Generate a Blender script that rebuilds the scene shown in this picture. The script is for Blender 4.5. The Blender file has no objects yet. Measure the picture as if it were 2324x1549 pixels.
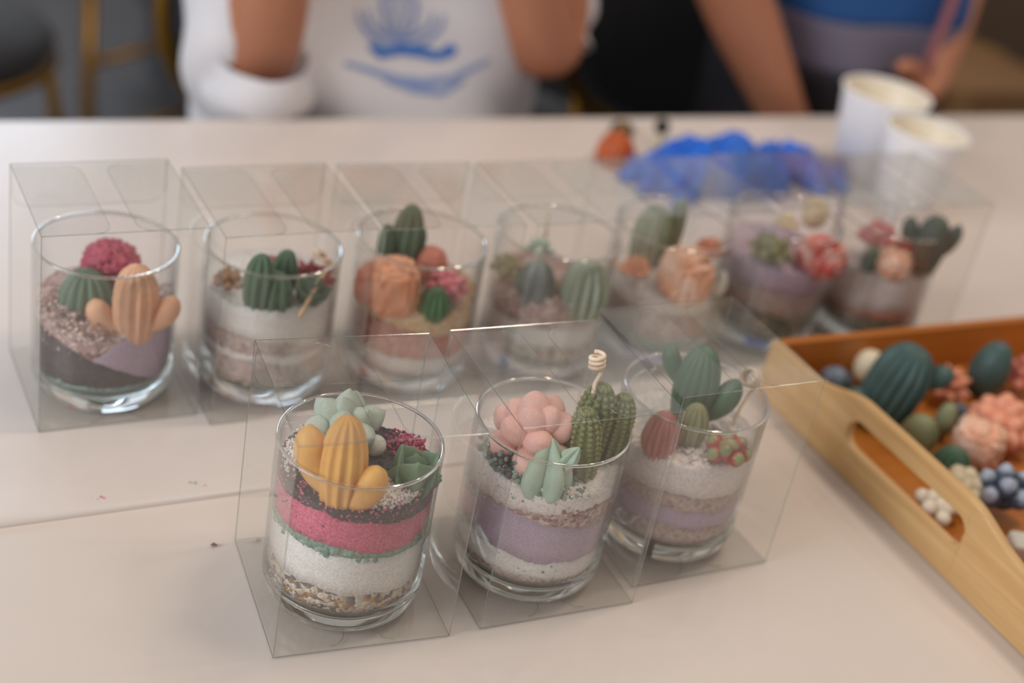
import bpy, bmesh, math, random
from mathutils import Vector, Matrix, noise
random.seed(7)
PI = math.pi
sc = bpy.context.scene
# ------------------------------------------------------------------ camera, world, light
U = 0.09            # one box width in metres; the table surface is the plane z = TZ
TZ = 0.75
PIT, ROL, FPX, CH = 0.5131759, 0.1990602, 3260.2, 5.4177
fw = Vector((0, math.cos(PIT), -math.sin(PIT)))
r0 = Vector((1, 0, 0)); u0 = r0.cross(fw)
rt = r0 * math.cos(ROL) + u0 * math.sin(ROL)
up = -r0 * math.sin(ROL) + u0 * math.cos(ROL)
CAMU = Vector((0, 0, CH))
cd = bpy.data.cameras.new('camera'); cam = bpy.data.objects.new('camera', cd)
sc.collection.objects.link(cam)
cd.sensor_width = 36; cd.lens = FPX / 2324 * 36
cd.clip_start = 0.02; cd.clip_end = 60
m3 = Matrix((rt, up, -fw)).transposed()
cam.matrix_world = Matrix.Translation(Vector((0, 0, CH * U + TZ))) @ m3.to_4x4()
cd.dof.use_dof = True; cd.dof.focus_distance = 0.705; cd.dof.aperture_fstop = 3.3
cd.dof.aperture_blades = 9
sc.camera = cam
sc.cycles.use_denoising = True
sc.cycles.max_bounces = 14; sc.cycles.transparent_max_bounces = 48
sc.cycles.transmission_bounces = 12; sc.cycles.glossy_bounces = 6; sc.cycles.diffuse_bounces = 4
sc.cycles.sample_clamp_indirect = 6
vs = sc.view_settings
sc.display_settings.display_device = 'sRGB'
vs.view_transform = 'Standard'; vs.look = 'None'; vs.gamma = 1; vs.use_curve_mapping = False
vs.exposure = -0.07

w = bpy.data.worlds.new('world'); sc.world = w; w.use_nodes = True
wn = w.node_tree.nodes; bg = wn['Background']
bg.inputs[0].default_value = (0.60, 0.56, 0.535, 1); bg.inputs[1].default_value = 0.57

def area(name, loc, target, sx, sy, power, col):
    l = bpy.data.lights.new(name, 'AREA'); l.shape = 'RECTANGLE'; l.size = sx; l.size_y = sy
    l.energy = power; l.color = col
    o = bpy.data.objects.new(name, l); sc.collection.objects.link(o)
    o.location = loc
    o.rotation_euler = (Vector(target) - Vector(loc)).to_track_quat('-Z', 'Y').to_euler()
    return o
area('window_daylight', (-2.3, 4.1, 1.96), (-.2, .8, .8), 1.7, .82, 36, (.64, .80, 1.0))
area('window_daylight_front', (-2.3, -1.1, 2.25), (.1, .8, .8), 1.8, 1.5, 74, (.93, .96, 1.0))
area('ceiling_panel_light', (.70, 1.02, 2.75), (.68, 1.0, .75), .34, .34, 13, (1.0, .84, .68))
for k, (x, y) in enumerate([(.22, 1.82), (.62, 1.95), (1.5, 1.2)]):
    l = bpy.data.lights.new('ceiling_spot', 'AREA'); l.shape = 'DISK'; l.size = .07; l.energy = 2.6; l.color = (1, .82, .62)
    o = bpy.data.objects.new('ceiling_spot', l); sc.collection.objects.link(o); o.location = (x, y, 2.75)

# ------------------------------------------------------------------ helpers
def ray(u, v):
    return fw * FPX + rt * (u - 1162) - up * (v - 774.5)
def at(u, v, z=0.0):
    "table-plane point (box widths) under a picture point at height z"
    d = ray(u, v); t = -(CH - z) / d.z
    return CAMU + d * t
def depth(p): return (p - CAMU).dot(fw)
E0 = Vector((-4.88, 11.7, 0)); EA = math.radians(30.48)
e1 = Vector((math.cos(EA), math.sin(EA), 0)); en = Vector((-e1.y, e1.x, 0))
def behind(u, v, b):
    "(a, c) in cm: along the far table edge, above the table, in the plane b cm behind it"
    d = ray(u, v); t = ((E0 + en * (b / 9)) - CAMU).dot(en) / d.dot(en)
    X = CAMU + d * t
    return (X - E0).dot(e1) * 9, X.z * 9
def TB(a, b, c):
    "metres in the room from cm along/behind/above the far table edge"
    p = E0 + e1 * (a / 9) + en * (b / 9)
    return Vector((p.x * U, p.y * U, TZ + c / 100))

class MB:
    def __init__(s): s.v = []; s.f = []; s.m = []; s.cm = 0
    def add(s, vs_, fs):
        o = len(s.v); s.v += [tuple(x) for x in vs_]
        s.f += [tuple(i + o for i in f) for f in fs]; s.m += [s.cm] * len(fs); return s
    def box(s, c, d, M=None):
        cx, cy, cz = c; a, b, e = d[0] / 2, d[1] / 2, d[2] / 2
        vv = [Vector((cx + i * a, cy + j * b, cz + k * e)) for i in (-1, 1) for j in (-1, 1) for k in (-1, 1)]
        if M: vv = [M @ q for q in vv]
        return s.add(vv, [(0, 1, 3, 2), (4, 6, 7, 5), (0, 4, 5, 1), (2, 3, 7, 6), (0, 2, 6, 4), (1, 5, 7, 3)])
    def rings(s, R, closed=True, caps=True):
        n = len(R[0]); o = len(s.v); 
        for r in R: s.v += [tuple(q) for q in r]
        fs = []
        for i in range(len(R) - 1):
            for j in range(n if closed else n - 1):
                k = (j + 1) % n
                fs.append((o + i * n + j, o + i * n + k, o + (i + 1) * n + k, o + (i + 1) * n + j))
        if caps and closed:
            fs.append(tuple(o + j for j in range(n))[::-1]); fs.append(tuple(o + (len(R) - 1) * n + j for j in range(n)))
        s.f += fs; s.m += [s.cm] * len(fs); return s
    def tube(s, path, rad, n=10):
        P = [Vector(p) for p in path]; R = []
        ref = Vector((0.013, 0.02, 1))
        for i, p in enumerate(P):
            t = (P[min(i + 1, len(P) - 1)] - P[max(i - 1, 0)]).normalized()
            if i == 0:
                if abs(t.dot(ref.normalized())) > .95: ref = Vector((1, .01, 0))
                a = (ref - t * ref.dot(t)).normalized()
            else: a = (a - t * a.dot(t)).normalized()
            b = t.cross(a); r = rad[i] if hasattr(rad, '__len__') else rad
            R.append([p + a * (r * math.cos(2 * PI * j / n)) + b * (r * math.sin(2 * PI * j / n)) for j in range(n)])
        return s.rings(R)
    def lathe(s, prof, n=48, mod=None, caps=True):
        R = []
        for i, (r, z) in enumerate(prof):
            R.append([Vector((r * (mod(2 * PI * j / n, i / (len(prof) - 1)) if mod else 1) * math.cos(2 * PI * j / n),
                              r * (mod(2 * PI * j / n, i / (len(prof) - 1)) if mod else 1) * math.sin(2 * PI * j / n), z)) for j in range(n)])
        return s.rings(R, caps=caps)
    def ball(s, c, r, n=10, m=7, sq=(1, 1, 1), M=None):
        c = Vector(c); R = []
        for i in range(m + 1):
            ph = PI * max(.02, min(.98, i / m)) 
            ring = []
            for j in range(n):
                q = Vector((math.sin(ph) * math.cos(2 * PI * j / n) * sq[0], math.sin(ph) * math.sin(2 * PI * j / n) * sq[1], -math.cos(ph) * sq[2])) * r
                if M: q = M @ q
                ring.append(c + q)
            R.append(ring)
        return s.rings(R)
    def build(s, name, mat, parent=None, smooth=True, loc=None):
        me = bpy.data.meshes.new(name); me.from_pydata(s.v, [], s.f)
        mats = mat if isinstance(mat, (list, tuple)) else [mat]
        for q in mats: me.materials.append(q)
        if len(mats) > 1: me.polygons.foreach_set('material_index', s.m)
        if smooth: me.polygons.foreach_set('use_smooth', [True] * len(me.polygons))
        me.update()
        o = bpy.data.objects.new(name, me); sc.collection.objects.link(o)
        if parent: o.parent = parent
        if loc is not None: o.location = loc
        return o
def tag(o, label=None, cat=None, group=None, kind=None):
    if label: o['label'] = label
    if cat: o['category'] = cat
    if group: o['group'] = group
    if kind: o['kind'] = kind
    return o
def empty(name, loc, label, cat, group=None, rz=0):
    o = bpy.data.objects.new(name, None); sc.collection.objects.link(o)
    o.location = loc; o.rotation_euler = (0, 0, rz); o.empty_display_size = .02
    return tag(o, label, cat, group)
def W(p, z=None):
    "box widths on the table -> metres in the room"
    return Vector((p[0] * U, p[1] * U, (p[2] if z is None else z) * U + TZ))

# ------------------------------------------------------------------ materials
def newmat(name):
    m = bpy.data.materials.new(name); m.use_nodes = True
    n = m.node_tree; n.nodes.clear()
    out = n.nodes.new('ShaderNodeOutputMaterial'); return m, n, out
def N(nt, t, **k):
    q = nt.nodes.new(t)
    for a, b in k.items():
        if a.startswith('i_'):
            key = a[2:]; key = int(key) if key.isdigit() else key.replace('_', ' ')
            q.inputs[key].default_value = b
        else: setattr(q, a, b)
    return q
def rgba(c): return (c[0], c[1], c[2], 1)
def srgb(r, g, b):
    f = lambda x: (x / 255 / 12.92) if x / 255 <= .04045 else ((x / 255 + .055) / 1.055) ** 2.4
    return (f(r), f(g), f(b))
def plain(name, col, rough=.5, metal=0, sss=0, var=.0, vscale=40, bump=0, bscale=200, col2=None, sheen=0, spec=.5, coord='Object'):
    m, nt, out = newmat(name); b = N(nt, 'ShaderNodeBsdfPrincipled', i_Roughness=rough, i_Metallic=metal)
    b.inputs['Base Color'].default_value = rgba(col); b.inputs['Specular IOR Level'].default_value = spec
    if sheen: b.inputs['Sheen Weight'].default_value = sheen
    if sss:
        b.inputs['Subsurface Weight'].default_value = sss; b.inputs['Subsurface Scale'].default_value = .004
        b.inputs['Subsurface Radius'].default_value = (1, .8, .7)
    tc = N(nt, 'ShaderNodeTexCoord')
    if var or col2:
        nz = N(nt, 'ShaderNodeTexNoise', i_Scale=vscale, i_Detail=4.0); nt.links.new(tc.outputs[coord], nz.inputs['Vector'])
        rp = N(nt, 'ShaderNodeValToRGB'); rp.color_ramp.elements[0].position = .38; rp.color_ramp.elements[1].position = .62
        c2 = col2 or tuple(x * (1 - var) for x in col)
        rp.color_ramp.elements[0].color = rgba(c2); rp.color_ramp.elements[1].color = rgba(col)
        nt.links.new(nz.outputs[0], rp.inputs[0]); nt.links.new(rp.outputs[0], b.inputs['Base Color'])
    if bump:
        n2 = N(nt, 'ShaderNodeTexNoise', i_Scale=bscale, i_Detail=3.0); nt.links.new(tc.outputs[coord], n2.inputs['Vector'])
        bp = N(nt, 'ShaderNodeBump', i_Strength=bump, i_Distance=.001); nt.links.new(n2.outputs[0], bp.inputs['Height'])
        nt.links.new(bp.outputs[0], b.inputs['Normal'])
    nt.links.new(b.outputs[0], out.inputs[0]); return m
def wax(name, col, col2=None, vs_=90):
    lt = lambda c: tuple(min(.9, x * .96 + .035) for x in c)
    col = lt(col); col2 = lt(col2) if col2 else None
    return plain('wax_' + name, col, rough=.48, sss=.10, col2=col2, var=.12, vscale=vs_, bump=.12, bscale=600, spec=.4)
def twotone(name, low, high, mid=.5):
    m, nt, out = newmat('wax_' + name); b = N(nt, 'ShaderNodeBsdfPrincipled', i_Roughness=.45)
    tc = N(nt, 'ShaderNodeTexCoord'); sp = N(nt, 'ShaderNodeSeparateXYZ'); nt.links.new(tc.outputs['Generated'], sp.inputs[0])
    nz = N(nt, 'ShaderNodeTexNoise', i_Scale=6.0); nt.links.new(tc.outputs['Generated'], nz.inputs['Vector'])
    ad = N(nt, 'ShaderNodeMath', operation='MULTIPLY_ADD'); ad.inputs[1].default_value = .35
    nt.links.new(nz.outputs[0], ad.inputs[0]); nt.links.new(sp.outputs['X'], ad.inputs[2])
    rp = N(nt, 'ShaderNodeValToRGB'); e = rp.color_ramp.elements
    e[0].position = mid - .02; e[1].position = mid + .22; e[0].color = rgba(low); e[1].color = rgba(high)
    nt.links.new(ad.outputs[0], rp.inputs[0]); nt.links.new(rp.outputs[0], b.inputs['Base Color'])
    nt.links.new(b.outputs[0], out.inputs[0]); return m
def sand(name, cols, grain=1.0, bump=.35, rough=.75, spec=.5):
    "granular material: voronoi cells pick among the colours; grain in mm"
    m, nt, out = newmat('sand_' + name); b = N(nt, 'ShaderNodeBsdfPrincipled', i_Roughness=rough)
    b.inputs['Specular IOR Level'].default_value = spec
    tc = N(nt, 'ShaderNodeTexCoord')
    vo = N(nt, 'ShaderNodeTexVoronoi', i_Scale=1000 / grain * .8); nt.links.new(tc.outputs['Object'], vo.inputs['Vector'])
    sp = N(nt, 'ShaderNodeSeparateColor'); nt.links.new(vo.outputs['Color'], sp.inputs[0])
    rp = N(nt, 'ShaderNodeValToRGB'); rp.color_ramp.interpolation = 'CONSTANT'
    e = rp.color_ramp.elements; k = len(cols)
    while len(e) < k: e.new(.5)
    for i, c in enumerate(cols): e[i].position = i / k; e[i].color = rgba(c)
    nt.links.new(sp.outputs[0], rp.inputs[0]); nt.links.new(rp.outputs[0], b.inputs['Base Color'])
    bp = N(nt, 'ShaderNodeBump', i_Strength=bump, i_Distance=grain * .0006); bp.invert = True
    nt.links.new(vo.outputs['Distance'], bp.inputs['Height']); nt.links.new(bp.outputs[0], b.inputs['Normal'])
    nt.links.new(b.outputs[0], out.inputs[0]); return m
def clear(name, r0_, tint, edge, rough=.03, haze=.0, bump=0, hz=(.8, .8, .78)):
    "thin clear sheet: passes light straight, reflects by angle, absorbs more along its own thickness at a slant"
    m, nt, out = newmat(name)
    g = N(nt, 'ShaderNodeNewGeometry'); dt = N(nt, 'ShaderNodeVectorMath', operation='DOT_PRODUCT')
    nt.links.new(g.outputs['Normal'], dt.inputs[0]); nt.links.new(g.outputs['Incoming'], dt.inputs[1])
    ab = N(nt, 'ShaderNodeMath', operation='ABSOLUTE'); nt.links.new(dt.outputs['Value'], ab.inputs[0])
    om = N(nt, 'ShaderNodeMath', operation='SUBTRACT'); om.inputs[0].default_value = 1; nt.links.new(ab.outputs[0], om.inputs[1])
    pw = N(nt, 'ShaderNodeMath', operation='POWER'); pw.inputs[1].default_value = 5; nt.links.new(om.outputs[0], pw.inputs[0])
    fr = N(nt, 'ShaderNodeMath', operation='MULTIPLY_ADD'); fr.inputs[1].default_value = 1 - r0_; fr.inputs[2].default_value = r0_
    fr.use_clamp = True; nt.links.new(pw.outputs[0], fr.inputs[0])
    p3 = N(nt, 'ShaderNodeMath', operation='POWER'); p3.inputs[1].default_value = 4; nt.links.new(om.outputs[0], p3.inputs[0])
    mx = N(nt, 'ShaderNodeMix', data_type='RGBA'); mx.inputs[6].default_value = rgba(tint); mx.inputs[7].default_value = rgba(edge)
    nt.links.new(p3.outputs[0], mx.inputs[0])
    tr = N(nt, 'ShaderNodeBsdfTransparent'); nt.links.new(mx.outputs[2], tr.inputs[0])
    gl = N(nt, 'ShaderNodeBsdfGlossy', i_Roughness=rough); gl.inputs[0].default_value = (1, 1, 1, 1)
    if bump:
        tc = N(nt, 'ShaderNodeTexCoord'); nz = N(nt, 'ShaderNodeTexNoise', i_Scale=9.0, i_Detail=1.0)
        nt.links.new(tc.outputs['Object'], nz.inputs['Vector'])
        bp = N(nt, 'ShaderNodeBump', i_Strength=bump, i_Distance=.01); nt.links.new(nz.outputs[0], bp.inputs['Height'])
        nt.links.new(bp.outputs[0], gl.inputs['Normal'])
    base = tr.outputs[0]
    if haze:
        df = N(nt, 'ShaderNodeBsdfDiffuse'); df.inputs[0].default_value = rgba(hz)
        mh = N(nt, 'ShaderNodeMixShader', i_0=haze); nt.links.new(tr.outputs[0], mh.inputs[1]); nt.links.new(df.outputs[0], mh.inputs[2]); base = mh.outputs[0]
    ms = N(nt, 'ShaderNodeMixShader'); nt.links.new(fr.outputs[0], ms.inputs[0]); nt.links.new(base, ms.inputs[1]); nt.links.new(gl.outputs[0], ms.inputs[2])
    nt.links.new(ms.outputs[0], out.inputs[0]); return m
def realglass(name, col=(.97, .985, .98)):
    m, nt, out = newmat(name); g = N(nt, 'ShaderNodeBsdfGlass', i_Roughness=.0, i_IOR=1.48); g.inputs[0].default_value = rgba(col)
    nt.links.new(g.outputs[0], out.inputs[0]); return m
def wood(name, c1, c2, rough=.4, sc_=(3, 60, 60), rot=0):
    m, nt, out = newmat(name); b = N(nt, 'ShaderNodeBsdfPrincipled', i_Roughness=rough)
    tc = N(nt, 'ShaderNodeTexCoord'); mp = N(nt, 'ShaderNodeMapping'); mp.inputs['Scale'].default_value = sc_; m2 = N(nt, 'ShaderNodeMapping'); m2.inputs['Rotation'].default_value = (0, 0, rot)
    nt.links.new(tc.outputs['Object'], m2.inputs[0]); nt.links.new(m2.outputs[0], mp.inputs[0])
    nz = N(nt, 'ShaderNodeTexNoise', i_Scale=1.6, i_Detail=6.0, i_Roughness=.6, i_Distortion=.6); nt.links.new(mp.outputs[0], nz.inputs['Vector'])
    rp = N(nt, 'ShaderNodeValToRGB'); e = rp.color_ramp.elements; e[0].position = .3; e[1].position = .7; e[0].color = rgba(c2); e[1].color = rgba(c1)
    nt.links.new(nz.outputs[0], rp.inputs[0]); nt.links.new(rp.outputs[0], b.inputs['Base Color'])
    bp = N(nt, 'ShaderNodeBump', i_Strength=.1, i_Distance=.001); nt.links.new(nz.outputs[0], bp.inputs['Height']); nt.links.new(bp.outputs[0], b.inputs['Normal'])
    nt.links.new(b.outputs[0], out.inputs[0]); return m

FILM = clear('clear_film', .06, (.993, .993, .988), (.90, .92, .89), rough=.05, haze=.022, bump=.05)
FOLD = clear('film_fold', .16, (.66, .71, .68), (.4, .46, .43), rough=.12, haze=.08, hz=(.5, .55, .52))
GWALL = clear('glass_wall', .035, (.995, .995, .995), (.36, .42, .43), rough=.0)
GRIM = realglass('glass_solid'); 
PAPER = plain('white_paper', srgb(218, 206, 197), rough=.36, bump=.10, bscale=35, var=.03, vscale=6, spec=.5)
PAPER2 = plain('white_paper_upper', srgb(222, 211, 204), rough=.30, bump=.08, bscale=30, var=.03, vscale=5, spec=.5)

# ------------------------------------------------------------------ room
def struct(name, mb, mat, smooth=False):
    return tag(mb.build(name, mat, None, smooth), kind='structure')
FLOOR = plain('floor_vinyl', srgb(96, 90, 87), rough=.45, var=.12, vscale=3)
WALL = plain('wall_paint', srgb(150, 140, 130), rough=.8, var=.05, vscale=2)
struct('floor', MB().box((0, 2.8, -.02), (11, 9.2, .04)), FLOOR)
struct('wall_back', MB().box((0, 7.3, 1.5), (11, .12, 3.0)), WALL)
struct('baseboard_back', MB().box((0, 7.22, .05), (11, .03, .10)), plain('skirting', srgb(90, 80, 72), rough=.5))

# table (axes turned by EA), far edge on E0..
tab = empty('work_table', (0, 0, 0), 'long white rectangular work table under the boxes, its far edge before the people', 'table')
Rt = Matrix.Rotation(EA, 4, 'Z')
def tpt(s, t, z):  # s along far edge (u), t towards the camera (u)
    q = E0 + e1 * s - en * t; return Vector((q.x * U, q.y * U, TZ + z * U))
mb = MB()
c = tpt(6.5, 6.4, -.32)
mb.box((0, 0, 0), (30 * U, 12.8 * U, .6 * U - .0016), Matrix.Translation(c) @ Rt); mb.build('tabletop', plain('table_laminate', srgb(225, 214, 204), rough=.4), tab, False)
for s in (-7, 20.5):
    for t in (1, 11.8):
        q = tpt(s, t, -4.0); MB().tube([(q.x, q.y, .0), (q.x, q.y, TZ - .055)], .025, 12).build('leg', plain('leg_metal', (.3, .3, .3), rough=.3, metal=1), tab)
def sheet(name, s0, s1, t0, t1, z, mat, label, lift=0, ns=80, nt_=60):
    th = .004
    V = []; top = []
    g = {}
    mb = MB()
    for k in (0, 1):
        for i in range(ns + 1):
            for j in range(nt_ + 1):
                s = s0 + (s1 - s0) * i / ns; t = t0 + (t1 - t0) * (j / nt_)
                zz = z
                if lift:
                    d = t1 - t
                    zz += lift * math.exp(-(d / .30) ** 2) * (.55 + .6 * noise.noise(Vector((s * .35, 3, 0))))
                    tt = t - (.05 * math.sin(s * .5) if j == nt_ else 0)
                else: tt = t
                mb.v.append(tuple(tpt(s, tt, zz + th if k else z)))
    n1 = (ns + 1) * (nt_ + 1)
    I = lambda k, i, j: k * n1 + i * (nt_ + 1) + j
    for i in range(ns):
        for j in range(nt_):
            mb.f.append((I(1, i, j), I(1, i, j + 1), I(1, i + 1, j + 1), I(1, i + 1, j)))
    for i in range(ns):
        mb.f.append((I(0, i, nt_), I(0, i + 1, nt_), I(1, i + 1, nt_), I(1, i, nt_)))
    mb.m = [0] * len(mb.f)
    return tag(mb.build(name, mat, None, True), label, 'table cover')
# near sheet and the far sheet that overlaps it; the far sheet's cut edge runs at the photo's seam
seam_t = (E0 - Vector((-2.0, 6.73, 0))).dot(en)
sheet('paper_cover', -8, 21, seam_t - 1.0, 12.78, -.008, PAPER, 'near white paper table cover under the three front boxes', ns=40, nt_=20)
sheet('paper_cover', -8, 21, .0, seam_t, -.004, PAPER2, 'far white paper table cover, its cut edge lying over the near sheet', lift=.034, ns=120, nt_=90)

# ------------------------------------------------------------------ boxes and glasses
BH = 1.3783
def film_box(cx, cy, th, z, label):
    root = empty('clear_gift_box', W((cx, cy, z)), label, 'box', 'clear gift boxes holding the glasses', th)
    h = .5 * U; H = BH * U; e = .0004
    def quad(name, pts, parent=root, mat=FILM):
        m = MB(); m.add([Vector(p) for p in pts], [(0, 1, 2, 3)] if len(pts) == 4 else [tuple(range(len(pts)))])
        return m.build(name, mat, parent, False)
    quad('front_panel', [(-h, -h, e), (h, -h, e), (h, -h, H), (-h, -h, H)])
    quad('back_panel', [(-h, h, e), (h, h, e), (h, h, H), (-h, h, H)])
    for s in (-1, 1): quad('side_panel', [(s * h, -h, e), (s * h, h, e), (s * h, h, H), (s * h, -h, H)])
    lid = quad('lid_panel', [(-h, -h, H), (h, -h, H), (h, h, H), (-h, h, H)])
    quad('bottom_panel', [(-h, -h, e), (h, -h, e), (h, h, e), (-h, h, e)])
    # dust flaps under the lid, tuck flap down the back, all with rounded corners
    def flap(zz, s):
        r = .10 * U; L = .42 * U; y0 = h - .006 * U
        P = [(s * h, -y0, zz), (s * (h - L + r), -y0 + .02 * U, zz)]
        P += [(s * (h - L + r - r * math.sin(a)), -y0 + .02 * U + r * (1 - math.cos(a)), zz) for a in (PI / 6, PI / 3, PI / 2)]
        P += [(s * (h - L), y0 - .02 * U - r, zz)]
        P += [(s * (h - L + r - r * math.cos(a)), y0 - .02 * U - r + r * math.sin(a), zz) for a in (PI / 6, PI / 3, PI / 2)]
        P += [(s * h, y0, zz)]
        o = quad('dust_flap', P)
        MB().tube(P[1:-1], .00018, 5).build('flap_edge', FOLD, o)
    for s in (-1, 1): flap(H - .0012, s); flap(.0011, s)
    y = h - .0012; q = .30 * U; r = .09 * U
    P = [(-h * .98, y, H - .001), (-h * .98, y, H - q + r), (-h * .98 + r * .3, y, H - q + r * .3), (-h * .98 + r, y, H - q),
         (h * .98 - r, y, H - q), (h * .98 - r * .3, y, H - q + r * .3), (h * .98, y, H - q + r), (h * .98, y, H - .001)]
    o = quad('tuck_flap', P); MB().tube(P, .00018, 5).build('flap_edge', FOLD, o)
    m = MB(); c = [(-h, -h), (h, -h), (h, h), (-h, h)]
    for i in range(4):
        a, b = c[i], c[(i + 1) % 4]
        m.tube([(a[0], a[1], e), (a[0], a[1], H)], .00024, 6)
        for zz in (e + .0003, H): m.tube([(a[0], a[1], zz), (b[0], b[1], zz)], .00022, 6)
    m.build('fold_line', FOLD, root, False)
    return root
RO, RI = .4555, .4345      # glass radii (box widths)
GH = 1.025
def rz(z): # inner radius at height z (box widths)
    z0, z1 = .105, .25
    if z >= z1: return RI - .004
    t = max(0, (z1 - z) / (z1 - z0)); return (RI - .004) - .075 * t ** 2.6
_g = {}
def glass_cup(cx, cy, z, label):
    root = empty('glass_cup', W((cx, cy, z)), label, 'glass', 'straight clear glasses of layered sand')
    n = 72
    if not _g:
        g0 = .0022 / U
        # solid rounded base (closed)
        prof = [(.0001, .012), (.20, .006), (.34, .0), (.375, .004), (.405, .02), (.432, .055), (.447, .10), (.4525, .14), (.454, .165)]
        prof += [(rz(zz) + .004, zz) for zz in (.165, .15, .135, .12, .11)] + [(rz(.105) - .03, .101), (.2, .100), (.0001, .100)]
        _g['b'] = MB().lathe([(r * U, zz * U) for r, zz in prof], n).build('glass_base', GRIM, root)
        m = MB(); m.lathe([(.4545 * U, .1655 * U), (RO * U, .21 * U), (RO * U, GH * U - .0008)], n, caps=False)
        m.lathe([((rz(zz) + .004) * U, zz * U) for zz in (.166, .19, .22, .26)] + [ (RI * U, GH * U - .0008)], n, caps=False)
        _g['w'] = m.build('glass_wall', GWALL, root)
        m = MB(); rm = (RO + RI) / 2 * U; rr = (RO - RI) / 2 * U * 1.02
        R = [[Vector(((rm + rr * math.cos(q * PI / 5)) * math.cos(2 * PI * j / n), (rm + rr * math.cos(q * PI / 5)) * math.sin(2 * PI * j / n), GH * U + rr * math.sin(q * PI / 5))) for q in range(10)] for j in range(n + 1)]
        m.rings(R, caps=False); _g['r'] = m.build('glass_rim', GRIM, root)
        if True: return root
    for k in 'bwr':
        c = _g[k].copy(); sc.collection.objects.link(c); c.parent = root
    return root

def sand_fill(cx, cy, z, label, layers, surf=None, seed=0):
    """layers: (part name, height, tilt, azimuth deg, wave, jag, material). Heights in box widths, tilt = cos amplitude."""
    root = empty('layered_sand', W((cx, cy, z)), label, 'sand', 'layered sand inside the glasses')
    n = 260
    def prev(j): return .106
    cur = [.106] * n
    for li, (nm, h0, tl, az, wv, jg, mat) in enumerate(layers):
        top = []
        for j in range(n):
            t = 2 * PI * j / n
            v = h0 + tl * math.cos(t - math.radians(az))
            p = Vector((math.cos(t), math.sin(t), seed * 3.1 + li * 1.7))
            v += wv * (noise.noise(p * 1.6) + .6 * noise.noise(p * 4)) + jg * (noise.noise(p * 18) + noise.noise(p * 47) + random.uniform(-.35, .35))
            top.append(max(v, cur[j] + .0015))
        last = li == len(layers) - 1
        R = []
        R.append([Vector((0.02 * U * math.cos(2 * PI * j / n), .02 * U * math.sin(2 * PI * j / n), sum(cur) / n * U)) for j in range(n)])
        for k in range(4):
            row = []
            for j in range(n):
                t = 2 * PI * j / n; zz = cur[j] + (top[j] - cur[j]) * k / 3; r = rz(zz)
                row.append(Vector((r * math.cos(t) * U, r * math.sin(t) * U, zz * U)))
            R.append(row)
        m = MB()
        if last:
            avg = sum(top) / n
            for q in range(1, 25):
                f = 1 - q / 25
                row = []
                for j in range(n):
                    t = 2 * PI * j / n; r = rz(top[j]) * f
                    x, y_ = r * math.cos(t), r * math.sin(t)
                    zz = avg + (top[j] - avg) * f + (surf(x, y_) if surf else 0) * (1 - f ** 6)
                    zz += .014 * noise.noise(Vector((x * 9, y_ * 9, seed))) + .009 * noise.noise(Vector((x * 35, y_ * 35, seed)))
                    row.append(Vector((x * U, y_ * U, zz * U)))
                R.append(row)
        else:
            R.append([Vector((0.02 * U * math.cos(2 * PI * j / n), .02 * U * math.sin(2 * PI * j / n), sum(top) / n * U)) for j in range(n)])
        m.rings(R)
        o = m.build(nm, mat, root, True); o['kind'] = 'stuff'
        cur = top
    def hgt(x, y_):
        t = math.atan2(y_, x); j = int(t / (2 * PI) * n) % n; f = min(1, math.hypot(x, y_) / rz(.6)); avg = sum(cur) / n
        return avg + (cur[j] - avg) * f + (surf(x, y_) if surf else 0) * (1 - f ** 6)
    return root, hgt
def grains(root, name, mats, pts, size, seed=1, label=None):
    "pts: list of local (x,y,z) in box widths; little faceted stones"
    rnd = random.Random(seed); m = MB()
    ico = [(0, 0, 1), (.894, 0, .447), (.276, .851, .447), (-.724, .526, .447), (-.724, -.526, .447), (.276, -.851, .447),
           (.724, .526, -.447), (-.276, .851, -.447), (-.894, 0, -.447), (-.276, -.851, -.447), (.724, -.526, -.447), (0, 0, -1)]
    fc = [(0, 1, 2), (0, 2, 3), (0, 3, 4), (0, 4, 5), (0, 5, 1), (1, 6, 2), (2, 7, 3), (3, 8, 4), (4, 9, 5), (5, 10, 1), (6, 7, 2), (7, 8, 3), (8, 9, 4), (9, 10, 5), (10, 6, 1), (6, 11, 7), (7, 11, 8), (8, 11, 9), (9, 11, 10), (10, 11, 6)]
    for p in pts:
        s = size * rnd.uniform(.6, 1.3); M = Matrix.Rotation(rnd.uniform(0, 6), 3, Vector((rnd.random() + .01, rnd.random(), rnd.random())).normalized())
        sq = Vector((rnd.uniform(.7, 1.3), rnd.uniform(.7, 1.2), rnd.uniform(.6, 1)))
        m.cm = rnd.randrange(len(mats))
        m.add([(Vector(p) + M @ Vector([a * b for a, b in zip(v, sq)]) * s * rnd.uniform(.95, 1.05)) * U for v in ico], fc)
    o = m.build(name, list(mats), root, False); o['kind'] = 'stuff'
    if label: o['label'] = label
    return o
def band_pts(z0, z1, a0, a1, n, seed=2, inset=.012):
    r = random.Random(seed); out = []
    for _ in range(n):
        t = math.radians(r.uniform(a0, a1)); zz = z0(math.degrees(t)) + (z1(math.degrees(t)) - z0(math.degrees(t))) * r.random() if callable(z0) else r.uniform(z0, z1)
        q = rz(zz) - inset - r.uniform(-.004, .006); out.append((q * math.cos(t), q * math.sin(t), zz))
    return out
def top_pts(h, cx, cy, rx, ry, n, seed=3, dz=.006):
    r = random.Random(seed); out = []
    while len(out) < n:
        x, y_ = cx + r.gauss(0, rx / 1.8), cy + r.gauss(0, ry / 1.8)
        if math.hypot(x, y_) < .415: out.append((x, y_, h(x, y_) + r.uniform(0, dz)))
    return out

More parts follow.
